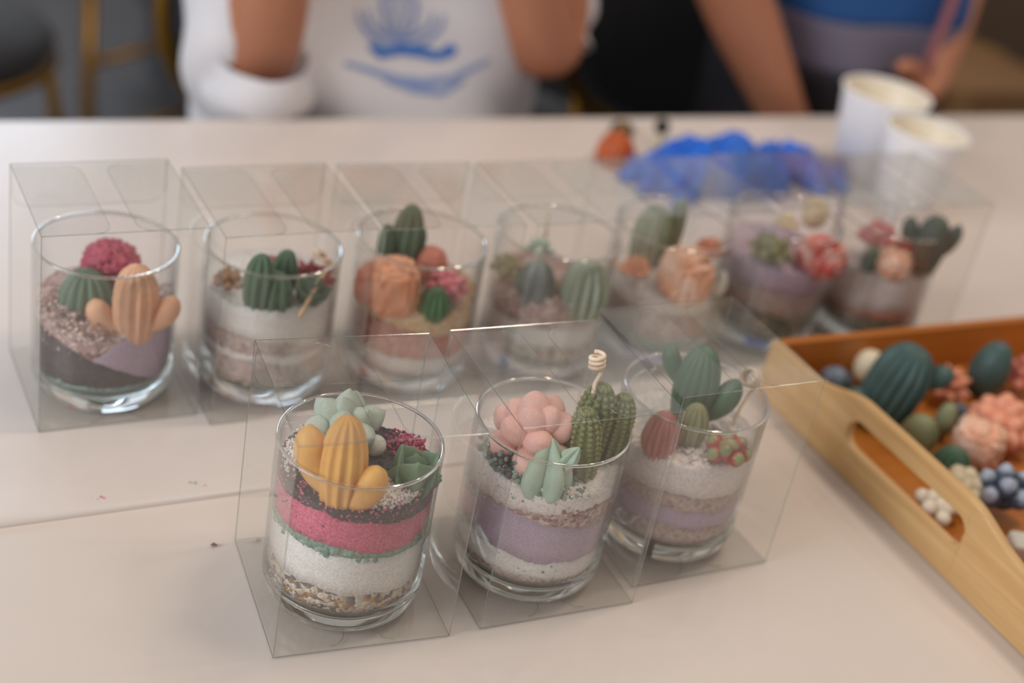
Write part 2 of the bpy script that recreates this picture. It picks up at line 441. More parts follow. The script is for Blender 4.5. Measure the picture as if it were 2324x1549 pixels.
# ------------------------------------------------------------------ wax candle pieces
def capsule(R, H, t0=.55, base=.82, p=2.0, k=26):
    out = [(.0001, 0)]
    for i in range(k + 1):
        t = i / k
        r = R * (base + (1 - base) * math.sin(min(1, t / .45) * PI / 2))
        if t > t0: r *= max(0, 1 - ((t - t0) / (1 - t0)) ** p) ** (1 / p)
        out.append((max(r, .0001), H * t))
    return out
def ribs(n, d, k=1.0, twist=0):
    return lambda th, t: 1 - d * (1 - abs(math.cos(n * (th + twist * t) / 2)) ** k)
def orient(o, lean=0, back=0, spin=0):
    "lean to picture right, lean away from the camera (degrees)"
    o.rotation_euler = (Matrix.Rotation(math.radians(lean), 3, 'Y') @ Matrix.Rotation(math.radians(-back), 3, 'X') @ Matrix.Rotation(math.radians(spin), 3, 'Z')).to_euler()
def size_u(px, P): return px * depth(P) / FPX
class Spot:
    "where a piece stands: picture point of its middle, height of its middle, picture width"
    def __init__(s, x, y, z, wpx):
        s.P = at(x, y, z); s.R = size_u(wpx, s.P) / 2
def ribbed(name, x, y, z, wpx, H, mat, label, cat='candle', nr=12, d=.16, k=1.0, t0=.5, base=.75, p=2, lean=0, back=0, spin=0, group=None, parent=None):
    s = Spot(x, y, z, wpx); 
    m = MB().lathe([(r * U, (zz - H / 2) * U) for r, zz in capsule(s.R, H, t0, base, p)], nr * 8, ribs(nr, d, k))
    o = m.build(name, mat, parent, True, W(s.P)); orient(o, lean, back, spin)
    if not parent: tag(o, label, cat, group)
    return o, s
def arms_cactus(x, y, z, wpx, H, mat, label, arms, nr=12, d=.12, k=.5, lean=0, back=0, t0=.55, base=.7, name='cactus_candle'):
    "body + smooth bent arms; arms: list of (side dx, out, up height, radius, start height) fractions of H / R"
    s = Spot(x, y, z, wpx); root = empty(name, W(s.P), label, 'candle'); orient(root, lean, back)
    MB().lathe([(r * U, (zz - H / 2) * U) for r, zz in capsule(s.R, H, t0, base, 2)], nr * 8, ribs(nr, d, k)).build('body', mat, root)
    for (ang, out, z0, z1, rr) in arms:
        dx = Vector((math.cos(math.radians(ang)), math.sin(math.radians(ang)), 0))
        P0 = Vector((0, 0, (z0 - .5) * H)); P1 = dx * (out * s.R) + Vector((0, 0, (z0 + .04 - .5) * H)); P2 = dx * (out * s.R * 1.12) + Vector((0, 0, (z1 - .5) * H))
        path = []; rad = []
        for i in range(17):
            t = i / 16; q = (P0 * (1 - t) ** 2 + P1 * 2 * t * (1 - t) + P2 * t * t)
            path.append(q * U); r = rr * (.75 + .3 * min(1, t * 1.6))
            if t > .72: r *= math.sqrt(max(.01, 1 - ((t - .72) / .285) ** 2))
            rad.append(r * U)
        MB().tube(path, rad, 20).build('arm', mat, root)
    return root, s
def beaded_column(root, loc, R, H, nr, mat, bead_mat, lean=0, back=0, name='column'):
    m = MB(); pr = capsule(R * .86, H, .6, .85, 2)
    m.lathe([(r * U, zz * U) for r, zz in pr], nr * 6, ribs(nr, .18, .8))
    nb = max(5, int(H / (R * .30)))
    for i in range(nr):
        t = 2 * PI * i / nr
        for j in range(nb):
            f = (j + .5) / nb; k_ = 1 + f * (len(pr) - 2); a = pr[int(k_)]; b = pr[min(len(pr) - 1, int(k_) + 1)]; q = k_ - int(k_)
            r = a[0] * (1 - q) + b[0] * q; zz = a[1] * (1 - q) + b[1] * q
            m.ball((r * 1.0 * math.cos(t) * U, r * math.sin(t) * U, zz * U), R * .155 * U, 7, 5)
    o = m.build(name, mat, root); o.location = loc; orient(o, lean, back); return o
# petals point along +x, unit length
def petal_pillow(k=.42, th=.36):
    m = MB(); R = []
    for i in range(13):
        t = i / 12; w_ = max(.02, math.sin(PI * min(1, max(0, .06 + t * .94))) ** .62); 
        R.append([Vector((t, k * w_ * math.cos(a) * (.75 + .3 * t), th * w_ * math.sin(a))) for a in [2 * PI * j / 12 for j in range(12)]])
    return m.rings(R)
def petal_bud(k=.40, th=.34):
    m = MB(); R = []
    for i in range(13):
        t = i / 12; w_ = max(.01, (math.sin(PI * min(1, t ** .8)) ** .8)) * (1 if t < .88 else max(.03, 1 - (t - .88) * 2.2))
        R.append([Vector((t * 1.02, k * w_ * math.cos(a), th * w_ * math.sin(a) * (1 + .25 * abs(math.sin(a)) ** 6))) for a in [2 * PI * j / 14 for j in range(14)]])
    return m.rings(R)
def petal_leaf(k=.38, th=.09, wavy=.04, keel=.12):
    m = MB(); R = []
    for i in range(21):
        t = i / 20; w_ = k * (math.sin(PI * min(1, t ** .75 * .96 + .03)) ** .7) * (1 if t < .85 else max(.05, (1.0 - t) / .15) ** .5)
        w_ *= 1 + wavy * math.sin(t * 38); ring = []
        bend = .18 * t * t
        for j in range(16):
            a = 2 * PI * j / 16; y_ = w_ * math.cos(a); s_ = math.sin(a)
            zz = th * s_ * (1 - .5 * abs(math.cos(a))) * (.4 + math.sin(PI * t) * .8) + (.35 * abs(y_) if s_ >= 0 else .35 * abs(y_)) + bend
            zz -= keel * max(0, 1 - abs(y_) / .07) * (1 if s_ >= 0 else 1.5) * math.sin(PI * t) * .6
            ring.append(Vector((t, y_, zz)))
        R.append(ring)
    return m.rings(R)
PM = {}
def petal_mesh(kind):
    if kind not in PM:
        mb = {'pillow': petal_pillow, 'bud': petal_bud, 'leaf': petal_leaf,
              'round': lambda: petal_pillow(.5, .46), 'plump': lambda: petal_bud(.46, .42), 'slim': lambda: petal_bud(.24, .2), 'broad': lambda: petal_leaf(.50, .10, .035, .14), 'fin': lambda: petal_leaf(.42, .16, .0, .30)}[kind]()
        me = bpy.data.meshes.new('petal_' + kind); me.from_pydata(mb.v, [], mb.f); me.polygons.foreach_set('use_smooth', [True] * len(me.polygons)); me.update(); PM[kind] = me
    return PM[kind]
_pm = {}
def rosette(name, x, y, z, wpx, kind, rings, mat, label, lean=0, back=0, part='petal', jit=.06, seed=0, core=None, parent=None, P=None, R=None, a0=None):
    "rings: (count, elevation deg, centre offset, length, width factor, height offset) in units of the radius"
    if P is None: s = Spot(x, y, z, wpx); P, R = s.P, s.R
    root = empty(name, W(P), label, 'candle'); orient(root, lean, back)
    key = (kind, mat.name)
    if key not in _pm:
        me = petal_mesh(kind).copy(); me.materials.append(mat); _pm[key] = me
    me = _pm[key]; rnd = random.Random(seed)
    for (cnt, el, off, ln, wf, dz) in rings:
        a0_ = rnd.uniform(0, 2 * PI) if a0 is None else a0
        for i in range(cnt):
            a = a0_ + 2 * PI * (i + rnd.uniform(-jit, jit) * 2) / cnt; e_ = math.radians(el + rnd.uniform(-5, 5)); L = ln * R * U * rnd.uniform(.92, 1.08)
            o = bpy.data.objects.new(part, me); sc.collection.objects.link(o); o.parent = root
            o.matrix_local = Matrix.Rotation(a, 4, 'Z') @ Matrix.Translation((off * R * U, 0, dz * R * U)) @ Matrix.Rotation(-e_, 4, 'Y') @ Matrix.Diagonal((L, L * wf, L * wf, 1))
    if core: MB().ball((0, 0, core[1] * R * U), core[0] * R * U, 16, 10).build('heart', mat, root)
    return root
def cluster(name, x, y, z, wpx, balls, mat, label, tip=None, seed=0, part='berry', point=0, lean=0, back=0):
    "balls: (x,y,z,r) in radii"
    s = Spot(x, y, z, wpx); root = empty(name, W(s.P), label, 'candle'); orient(root, lean, back)
    key = ('ball', mat.name, point)
    if key not in _pm:
        m = MB(); R = []
        for i in range(15):
            ph = PI * max(.015, i / 14) if i < 14 else PI * .985
            zz = -math.cos(ph); zz = zz + (point * max(0, zz) ** 6)
            R.append([Vector((zz, math.sin(ph) * math.cos(2 * PI * j / 18), math.sin(ph) * math.sin(2 * PI * j / 18))) for j in range(18)])
        m.rings(R); me = bpy.data.meshes.new('berry_ball'); me.from_pydata(m.v, [], m.f); me.polygons.foreach_set('use_smooth', [True] * len(me.polygons)); me.materials.append(mat); _pm[key] = me
    me = _pm[key]
    for b in balls:
        o = bpy.data.objects.new(part, me); sc.collection.objects.link(o); o.parent = root
        d = Vector((b[0], b[1], b[2] + .35)); q = Vector((1, 0, 0)).rotation_difference(d.normalized() if d.length > .05 else Vector((0, 0, 1)))
        o.matrix_local = Matrix.Translation(Vector(b[:3]) * s.R * U) @ q.to_matrix().to_4x4() @ Matrix.Scale(b[3] * s.R * U, 4)
    return root
def ballpack(n, r, flat=.7, seed=0, core=True):
    out = []; g = PI * (3 - 5 ** .5)
    for i in range(n):
        f = 1 - (i + .5) / n * 1.25; q = math.sqrt(max(0, 1 - f * f)); out.append(((1 - r) * q * math.cos(g * i + seed), (1 - r) * q * math.sin(g * i + seed), (1 - r) * f * flat, r))
    if core: out.append((0, 0, 0, .55))
    return out
def carved(name, x, y, z, wpx, H, mat, label, pw=4, petals=.12, fr=4, seed=0, lean=0, back=0, lattice=None):
    "rounded block with carved petal relief"
    s = Spot(x, y, z, wpx); m = MB(); R = []
    n, k = 64, 34
    def sp(a, p_): return math.copysign(abs(a) ** (2 / p_), a)
    for i in range(k + 1):
        ph = -PI / 2 + PI * min(.995, max(.005, i / k)); ring = []
        for j in range(n):
            t = 2 * PI * j / n
            v = Vector((sp(math.cos(ph), pw) * sp(math.cos(t), pw), sp(math.cos(ph), pw) * sp(math.sin(t), pw), sp(math.sin(ph), pw)))
            nn = Vector((math.cos(ph) * math.cos(t), math.cos(ph) * math.sin(t), math.sin(ph)))
            w_ = noise.noise(nn * fr + Vector((seed, seed, 0))); w2 = noise.noise(nn * fr * 2.1 + Vector((0, seed, 2)))
            q = 1 + petals * (1 - abs(w_) * 4.5) + petals * .5 * (1 - abs(w2) * 4)
            sw = petals * .55 * math.sin(5 * t + 9 * math.hypot(v.x, v.y)) * max(0, nn.z) ** 2
            v = v * (q + sw) * .88
            ring.append(Vector((v.x * s.R, v.y * s.R, v.z * H / 2)) * U)
        R.append(ring)
    m.rings(R); o = m.build(name, mat, None, True, W(s.P)); orient(o, lean, back, seed * 20); return tag(o, label, 'candle'), s
def wick(path_px, rad, mat, label, coil=None, name='candle_wick', parent=None):
    "path_px: list of (x, y, z)"
    P = [at(*q) for q in path_px]; base = W(P[0]); m = MB()
    Q = [W(p) - base for p in P]
    if coil:
        cr, turns, pitch, ax = coil; c0 = Q[-1]; A = Vector(ax).normalized(); B = A.orthogonal().normalized(); C = A.cross(B)
        for i in range(int(turns * 20) + 1):
            a = 2 * PI * i / 20; Q.append(c0 + B * (cr * U * (math.cos(a) - 1)) + C * (cr * U * math.sin(a)) + A * (pitch * U * i / 20))
    m.tube(Q, rad * U, 8); o = m.build(name, mat, parent, True, base)
    return tag(o, label, 'wick')

# wax colours
Wc = dict(yellow=wax('yellow', srgb(226, 172, 84), srgb(218, 160, 78)), peach=wax('peach', srgb(230, 176, 138)), sage=wax('sage', srgb(158, 180, 160), srgb(208, 214, 204), 60),
    green=wax('green', srgb(78, 112, 82)), deep=wax('deep_green', srgb(66, 96, 72), srgb(78, 106, 80)), teal=wax('teal', srgb(46, 82, 78)), olive=wax('olive', srgb(126, 132, 74)),
    pink=wax('pink', srgb(242, 192, 182), srgb(238, 178, 164), 30), mint=wax('mint', srgb(176, 200, 180)), magenta=wax('magenta', srgb(192, 74, 100), srgb(170, 58, 84)),
    leaf=wax('leaf_green', srgb(100, 132, 100), srgb(114, 144, 112)), red=wax('red', srgb(178, 72, 64), srgb(196, 100, 92)), khaki=wax('khaki', srgb(144, 146, 104)),
    orange=wax('orange', srgb(230, 150, 106), srgb(232, 166, 130)), cream=wax('cream', srgb(226, 210, 178)), navy=wax('navy', srgb(52, 66, 76), srgb(120, 134, 150), 50),
    coral=wax('coral', srgb(236, 166, 136), srgb(226, 144, 108)), white=wax('white', srgb(226, 224, 214)), crimson=wax('crimson', srgb(160, 40, 56)),
    blush=wax('blush', srgb(244, 206, 184), srgb(232, 168, 132), 60), slate=wax('slate', srgb(88, 100, 100), srgb(112, 124, 122)), palesage=wax('pale_sage', srgb(160, 172, 152)),
    rosewhite=wax('red_white', srgb(238, 186, 178), srgb(204, 60, 48), 110), dusk=wax('dusky_pink', srgb(206, 130, 126), srgb(176, 90, 96)), tan=wax('tan', srgb(190, 140, 100), srgb(120, 92, 60)))
STRING = plain('cotton_string', srgb(236, 214, 190), rough=.8, bump=.5, bscale=900)
S = {}
S['white'] = sand('white', [srgb(236, 233, 228), srgb(230, 226, 221), srgb(240, 237, 233), srgb(224, 219, 213)], .7)
S['salt'] = sand('salt', [srgb(236, 226, 222), srgb(226, 214, 210), srgb(240, 234, 230)], .9, bump=.4)
S['pink'] = sand('pink', [srgb(216, 104, 132), srgb(206, 92, 122), srgb(222, 122, 146), srgb(196, 84, 112)], .55)
S['black'] = sand('black', [srgb(58, 50, 54), srgb(74, 64, 68), srgb(46, 40, 44)], .8)
S['sea'] = sand('sea_green', [srgb(132, 162, 146), srgb(118, 150, 134), srgb(148, 174, 158)], 2.2, bump=1)
S['lilac'] = sand('lilac', [srgb(188, 168, 190), srgb(181, 161, 184), srgb(196, 176, 196)], .55)
S['gravel'] = sand('gravel', [srgb(196, 176, 150), srgb(150, 120, 90), srgb(206, 200, 190), srgb(112, 98, 96), srgb(180, 140, 84), srgb(214, 200, 180)], 2.4, bump=1)
S['rosecrystal'] = sand('rose_crystal', [srgb(196, 168, 162), srgb(178, 144, 138), srgb(212, 192, 186), srgb(160, 126, 122)], 2.0, bump=1, rough=.4)
S['mix'] = sand('mixed', [srgb(198, 176, 168), srgb(186, 162, 160), srgb(208, 190, 182), srgb(200, 174, 156), srgb(168, 148, 148)], 1.6, bump=1)
S['amber'] = sand('amber', [srgb(226, 190, 140), srgb(222, 170, 110), srgb(236, 214, 180), srgb(230, 200, 160)], 1.8, bump=1)
S['salmon'] = sand('salmon', [srgb(204, 132, 112), srgb(190, 110, 96), srgb(214, 150, 130)], 1.4, bump=1)
S['dark'] = sand('dark_mix', [srgb(90, 100, 84), srgb(60, 72, 66), srgb(120, 110, 84), srgb(150, 130, 100)], 3.0, bump=1)
def st(n, c, r=.4): return plain('stone_' + n, c, rough=r)
STG = [st('beige', srgb(200, 182, 158)), st('brown', srgb(148, 114, 82)), st('pale', srgb(210, 206, 198)), st('grey', srgb(112, 102, 106)), st('ochre', srgb(190, 150, 84))]
STW = [st('salt', srgb(238, 232, 228), .5)]; STK = [st('black', srgb(48, 42, 46))]; STP = [st('pink', srgb(216, 106, 134), .6)]; STM = [st('magenta', srgb(196, 74, 112), .6)]
STT = [st('seaglass', srgb(142, 166, 152), .25), st('teal_glass', srgb(112, 146, 132), .2), st('frost', srgb(190, 206, 196), .2)]
STR = [st('rose', srgb(190, 150, 140), .25), st('rose_pale', srgb(218, 196, 188), .2), st('rose_dark', srgb(140, 104, 100), .3)]
STD = [st('teal_dark', srgb(92, 124, 114), .2), st('teal_glass_two', srgb(126, 158, 146), .15), st('smoke', srgb(96, 84, 92), .2)]

ZR = .001
GB = {'A': (-.691, 6.400, .464, 0), 'B': (.326, 6.969, .525, 0), 'C': (1.170, 7.618, .55, 0), '1': (-2.635, 7.967, .561, ZR), '2': (-1.665, 8.413, .56, ZR),
      '3': (-.745, 8.943, .527, ZR), '4': (.180, 9.483, .56, ZR), '5': (1.045, 10.03, .53, ZR), '6': (1.95, 10.62, .55, ZR), '7': (2.875, 11.078, .543, ZR)}
BL = {'A': 'clear film gift box around the glass with the yellow cactus candle', 'B': 'clear film gift box around the glass with the pink rose candle', 'C': 'clear film gift box beside the wooden tray, green cactus glass inside',
      '1': 'leftmost clear film gift box of the back row, magenta and peach candles inside', '2': 'clear film gift box around the white sand glass, second from left in back row', '3': 'clear film gift box around the glass with the orange cube candle',
      '4': 'clear film gift box around the glass with pale ribbed dome, middle of back row', '5': 'clear film gift box in front of the blue gloves, sage cactus glass inside', '6': 'clear film gift box around the purple sand glass with red rose', '7': 'rightmost clear film gift box of the back row, before the paper cups'}
GL = {'A': 'clear glass cup with pink and black sand, nearest the camera', 'B': 'clear glass cup holding the pink rose and beaded cactus candles', 'C': 'clear glass cup beside the tray, holding the smooth green cactus candle',
      '1': 'leftmost clear glass cup, peach cactus candle and lilac sand inside', '2': 'clear glass cup with thick white sand and dark green candles', '3': 'clear glass cup holding the orange cube candle, third from left at back',
      '4': 'clear glass cup holding the pale ribbed dome candle', '5': 'clear glass cup in front of the blue gloves, holding sage columns', '6': 'clear glass cup with purple sand and red and white rose candle', '7': 'rightmost clear glass cup, holding the dark teal cactus candle'}
SL = {'A': 'pink, black, white and gravel layers of sand in nearest glass', 'B': 'lilac and white sand with sea green chips under pink rose', 'C': 'white sand over thin lilac band under smooth green cactus', '1': 'lilac and black sand wedges under the peach cactus',
      '2': 'thick snow white sand over mauve grains, back row', '3': 'amber and white crystals under the orange cube candle', '4': 'dusky pink sand under the pale ribbed dome', '5': 'rose and white sand under carved peach block', '6': 'purple sand over pale green grains under red rose', '7': 'pinkish white sand over dark gravel in rightmost glass'}
L = {
 'A': [('gravel_layer', .30, .02, 200, .03, .007, S['gravel']), ('white_layer', .545, .01, 180, .02, .006, S['white']), ('green_layer', .60, .01, 180, .02, .008, S['sea']), ('pink_layer', .785, .03, 190, .03, .008, S['pink']), ('black_layer', .855, .0, 0, .02, .010, S['black'])],
 'B': [('chip_layer', .21, .02, 200, .03, .008, S['mix']), ('white_layer', .34, .02, 180, .03, .006, S['white']), ('lilac_layer', .60, .05, 200, .04, .004, S['lilac']), ('crystal_layer', .655, .035, -20, .03, .01, S['rosecrystal']), ('salt_layer', .80, .03, 170, .02, .006, S['salt'])],
 'C': [('grain_layer', .30, .0, 0, .02, .006, S['mix']), ('lilac_layer', .43, .0, 0, .02, .006, S['lilac']), ('peach_layer', .535, .01, 0, .03, .008, S['mix']), ('salt_layer', .76, .02, 20, .02, .006, S['salt'])],
 '1': [('green_layer', .20, .01, 0, .02, .006, S['sea']), ('black_layer', .33, .21, 215, .02, .006, S['black']), ('lilac_layer', .36, .40, 2, .03, .006, S['lilac']), ('crystal_layer', .60, .05, 150, .02, .01, S['rosecrystal'])],
 '2': [('gravel_layer', .20, .0, 0, .02, .006, S['gravel']), ('mauve_layer', .36, .0, 0, .03, .008, S['mix']), ('pale_layer', .42, .0, 0, .03, .008, S['salt']), ('mauve_layer', .52, .03, 200, .03, .008, S['mix']), ('white_layer', .76, .0, 0, .02, .004, S['white'])],
 '3': [('white_layer', .30, .0, 0, .02, .006, S['white']), ('salmon_layer', .52, .02, 180, .03, .006, S['salmon']), ('amber_layer', .67, .0, 0, .02, .008, S['amber'])],
 '4': [('gravel_layer', .30, .0, 0, .03, .006, S['gravel']), ('white_layer', .45, .0, 0, .02, .006, S['white']), ('rose_layer', .64, .02, 200, .02, .008, S['rosecrystal'])],
 '5': [('sea_layer', .25, .0, 0, .02, .006, S['sea']), ('rose_layer', .48, .0, 0, .02, .006, S['rosecrystal']), ('white_layer', .62, .0, 0, .02, .006, S['salt'])],
 '6': [('green_layer', .36, .0, 0, .04, .01, S['dark']), ('pale_layer', .54, .01, -20, .03, .006, S['mix']), ('lilac_layer', .74, .02, 180, .03, .004, S['lilac'])],
 '7': [('gravel_layer', .28, .0, 0, .03, .01, S['dark']), ('salmon_layer', .36, .02, 0, .04, .008, S['salmon']), ('blush_layer', .68, .0, 0, .02, .004, S['salt'])],
}
HG = {}; SR = {}
for i, k in enumerate(GB):
    x, y, th, z = GB[k]
    film_box(x, y, th, z, BL[k]); glass_cup(x, y, z + .005 + .008, GL[k])
    SR[k], HG[k] = sand_fill(x, y, z + .013, SL[k], L[k], None, i)

# loose grains and stones
a = SR['A']
grains(a, 'gravel_stone', STG, band_pts(.12, .29, 0, 360, 900, 4), .016, 5)
grains(a, 'sea_glass_chip', STT[:2], band_pts(.54, .60, 0, 360, 170, 5), .022, 6)
grains(a, 'white_grain', STW, top_pts(HG['A'], .21, -.25, .19, .12, 1500, 7, .06), .009, 8)
grains(a, 'white_grain', STW, top_pts(HG['A'], -.34, -.02, .08, .16, 420, 17, .05), .008, 9)
grains(a, 'pink_grain', STP, top_pts(HG['A'], .0, -.30, .3, .06, 260, 9, .03) + band_pts(.79, .87, 190, 330, 170, 10, .004), .0075, 10)
grains(a, 'black_grain', STK, top_pts(HG['A'], -.1, -.1, .5, .5, 500, 11, .02) + band_pts(.62, .78, 200, 260, 26, 12, .003), .009, 12)
grains(a, 'magenta_grain', STM, top_pts(HG['A'], .25, .25, .12, .10, 260, 13, .07), .011, 13)
b = SR['B']
grains(b, 'rose_crystal', STR, band_pts(.60, .70, -70, 10, 130, 14) + band_pts(.60, .64, 200, 290, 30, 15), .018, 15)
grains(b, 'sea_glass_chip', STT, top_pts(HG['B'], -.05, -.30, .20, .10, 420, 16, .04) + band_pts(.70, .80, 200, 300, 90, 18) + band_pts(.14, .34, 210, 320, 60, 19), .014, 16)
grains(b, 'teal_crystal', STD, top_pts(HG['B'], -.27, -.20, .10, .16, 260, 20, .10), .018, 17)
grains(b, 'rose_crystal', STR, band_pts(.12, .22, 180, 360, 160, 21), .016, 18)
grains(SR['C'], 'rose_crystal', STR, band_pts(.28, .50, 180, 360, 160, 22), .014, 19)
grains(SR['C'], 'salt_grain', STW, top_pts(HG['C'], 0, -.1, .35, .35, 900, 23, .03), .010, 20)
grains(SR['1'], 'rose_crystal', STR, top_pts(HG['1'], -.1, -.2, .3, .22, 500, 24, .06) + band_pts(.42, .6, 180, 290, 160, 25), .016, 21)
grains(SR['1'], 'sea_glass_chip', STT[:2], band_pts(.16, .22, 200, 340, 60, 26), .016, 22)
grains(SR['2'], 'mauve_chip', STR, band_pts(.28, .52, 180, 360, 120, 27), .014, 23)
grains(SR['3'], 'amber_crystal', [st('amber', srgb(226, 176, 110), .3), st('amber_pale', srgb(236, 214, 176), .3)] + STT[2:], top_pts(HG['3'], 0, -.15, .35, .25, 420, 28, .03), .016, 24)
grains(SR['4'], 'rose_crystal', STR, top_pts(HG['4'], -.1, -.2, .3, .2, 420, 29, .03), .016, 25)
grains(SR['4'], 'white_pearl', STW, top_pts(HG['4'], .02, -.36, .16, .02, 9, 30, .01), .026, 26)
grains(SR['5'], 'salt_grain', STW, top_pts(HG['5'], 0, -.1, .35, .35, 400, 31, .03), .012, 27)
grains(SR['6'], 'sea_glass_chip', STT[:2] + STG[:1], band_pts(.14, .38, 180, 360, 220, 32), .02, 28)
grains(SR['7'], 'dark_chip', STD[:1] + STG[1:2] + STK, band_pts(.14, .32, 180, 360, 220, 33), .02, 29)

# ---- glass A candles
arms_cactus(780, 1050, 1.07, 112, .56, Wc['yellow'], 'yellow ribbed cactus candle with two arms, in nearest glass',
            [(172, 1.42, .22, .80, .088), (-12, 1.30, .10, .56, .082)], nr=12, d=.15, k=2.6, lean=-2, back=6, t0=.5, base=.76)
rosette('succulent_candle', 782, 962, 1.00, 190, 'plump', [(6, 26, .36, .72, 1.0, -.08), (4, 58, .16, .70, .95, .05), (1, 85, .05, .62, .9, .15)], Wc['sage'], 'pale sage succulent candle with plump pointed leaves, behind the yellow cactus', back=-8, part='leaf', seed=3, core=(.45, -.1))
rosette('succulent_candle', 938, 1078, .93, 150, 'broad', [(3, 60, .02, 1.72, 1.0, -.85), (1, 84, .0, 1.4, .8, -.7)], Wc['leaf'], 'dark green broad-leaf succulent candle, right side of nearest glass', part='leaf', seed=12, core=(.3, -.5), a0=-1.35)
s_ = Spot(852, 1010, .93, 50); MB().ball((0, 0, 0), s_.R * U, 20, 14).build('pearl_candle', Wc['white'], None, True, W(s_.P)); tag(bpy.context.scene.objects['pearl_candle'], 'small glossy white ball behind yellow cactus', 'ornament')
# ---- glass B
rosette('rose_candle', 1213, 985, .98, 225, 'pillow', [(6, 12, .30, .76, 1.15, -.22), (5, 40, .16, .80, 1.12, -.02), (3, 70, .06, .78, 1.1, .12)], Wc['pink'], 'pink rose candle with plump pillow petals, left side of middle glass', seed=4, core=(.55, -.1), back=-10)
s_ = Spot(1345, 1005, .98, 80)
bc = empty('beaded_cactus_candle', W(s_.P), 'olive green beaded cactus candle of three columns, under coiled wick', 'candle')
for (px, py, zc, wp, H_, ln, bk) in [(1342, 958, 1.03, 92, .52, 2, 0), (1333, 1015, .97, 84, .50, -6, 0), (1392, 972, .99, 76, .48, 3, 0)]:
    q = Spot(px, py, zc, wp); beaded_column(bc, (q.P - s_.P - Vector((0, 0, H_ / 2))) * U, q.R, H_, 11, Wc['olive'], None, ln, bk)
wick([(1346, 892, 1.28), (1350, 870, 1.30), (1362, 850, 1.31), (1366, 832, 1.33)], .012, STRING, 'cream wick coiled above the beaded olive cactus', coil=(.040, 3.2, .028, (-.15, .1, 1)))
s_ = Spot(1236, 1068, .88, 128); bc = empty('star_candle', W(s_.P), 'pale mint star-shaped lobed candle before the pink rose', 'candle')
pr_ = [(max(.0001, 1.12 * s_.R * math.sin(PI * (.02 + .97 * (t / 24) ** .85)) ** .75 * (1.1 - .3 * t / 24)), .40 * (t / 24 - .5)) for t in range(25)]
o = MB().lathe([(r * U, zz * U) for r, zz in pr_], 90, ribs(5, .50, 1.0)).build('body', Wc['mint'], bc); orient(o, 0, 14, 18)
o = MB().lathe([(r * .34 * U, zz * .45 * U) for r, zz in pr_], 60, ribs(5, .5, 1.6)).build('side_bud', Wc['mint'], bc); o.location = (.12 * U, -.02 * U, .13 * U); orient(o, 25, 0, 5)
# ---- glass C
arms_cactus(1582, 868, 1.08, 104, .52, Wc['green'], 'smooth dark green cactus candle with two arms, glass beside the tray',
            [(150, 1.45, .40, .82, .058), (-5, 1.45, .10, .66, .076)], nr=14, d=.10, k=.5, lean=0, back=2, t0=.45, base=.78)
ribbed('cactus_candle', 1572, 968, .90, 70, .34, Wc['khaki'], 'small yellow-green ribbed cactus candle before the smooth green one', nr=10, d=.22, k=1.2, t0=.45, base=.6)
ribbed('cactus_candle', 1500, 985, .88, 88, .32, Wc['red'], 'dull red ribbed ball candle, left side of glass beside tray', nr=14, d=.24, k=1.4, t0=.35, base=.6)
cluster('succulent_candle', 1650, 1022, .84, 112, ballpack(9, .34, .5, 2), twotone('redgreen', srgb(176, 74, 68), srgb(150, 156, 112), .95), 'red bead succulent candle with green tips, right of glass beside tray', part='bead', point=.1, back=-10)
wick([(1662, 965, .86), (1680, 925, .96), (1700, 895, 1.02), (1712, 878, 1.06)], .011, STRING, 'cream wick curled in loops at right of glass beside tray', coil=(.055, 3.2, .022, (-.7, -.5, .35)))
# ---- glass 1
carved('flower_candle', 253, 600, .80, 138, .34, Wc['magenta'], 'magenta carved dome candle at back of leftmost glass', pw=2.2, petals=.10, fr=5, seed=2)
ribbed('cactus_candle', 195, 668, .72, 126, .36, Wc['green'], 'green ribbed dome candle, left in leftmost glass', nr=13, d=.26, k=1.5, t0=.3, base=.8, back=0)
arms_cactus(308, 683, .80, 104, .52, Wc['peach'], 'peach ribbed cactus candle with two arms, leftmost glass', [(190, 1.55, .02, .46, .076), (10, 1.40, .18, .62, .074)], nr=12, d=.15, k=2.4, t0=.55, base=.76)
# ---- glass 2
s_ = Spot(620, 650, .86, 80)
bc = empty('cactus_candle', W(s_.P), 'green cactus candle of three ribbed columns, glass with thick white sand', 'candle')
for (px, py, zc, wp, H_, ln, bk, sp_) in [(588, 640, .93, 74, .42, 2, 0, 0), (645, 620, .90, 64, .36, 4, 0, 1), (626, 668, .84, 82, .34, 0, 0, 2)]:
    q = Spot(px, py, zc, wp)
    o = MB().lathe([(r * U, (zz - H_ / 2) * U) for r, zz in capsule(q.R, H_, .45, .75, 2)], 72, ribs(8, .34, 1.3)).build('column', Wc['green'], bc); o.location = (q.P - s_.P) * U; orient(o, ln, bk)
rosette('succulent_candle', 705, 678, .80, 118, 'leaf', [(5, 40, .0, 1.1, 1.0, -.2), (3, 66, .0, 1.0, .8, 0)], Wc['deep'], 'dark green leafy candle under the leaning stick, white sand glass', part='leaf', seed=8, core=(.35, -.1))
rosette('flower_candle', 705, 628, .80, 120, 'slim', [(9, 10, .2, .8, .9, -.1), (6, 48, .1, .7, .9, 0), (3, 75, 0, .6, .9, .05)], Wc['crimson'], 'crimson spiky flower candle behind the dark leafy candle', seed=6, core=(.3, 0))
rosette('flower_candle', 520, 632, .86, 84, 'round', [(6, 10, .3, .6, .9, -.2), (5, 50, .2, .6, .9, .0)], Wc['tan'], 'tan and brown flower candle at left wall of white sand glass', seed=9, core=(.4, 0))
carved('flower_candle', 616, 598, .86, 40, .12, Wc['dusk'], 'tiny pink candle tip between green columns', pw=2.2, petals=.12, seed=5)
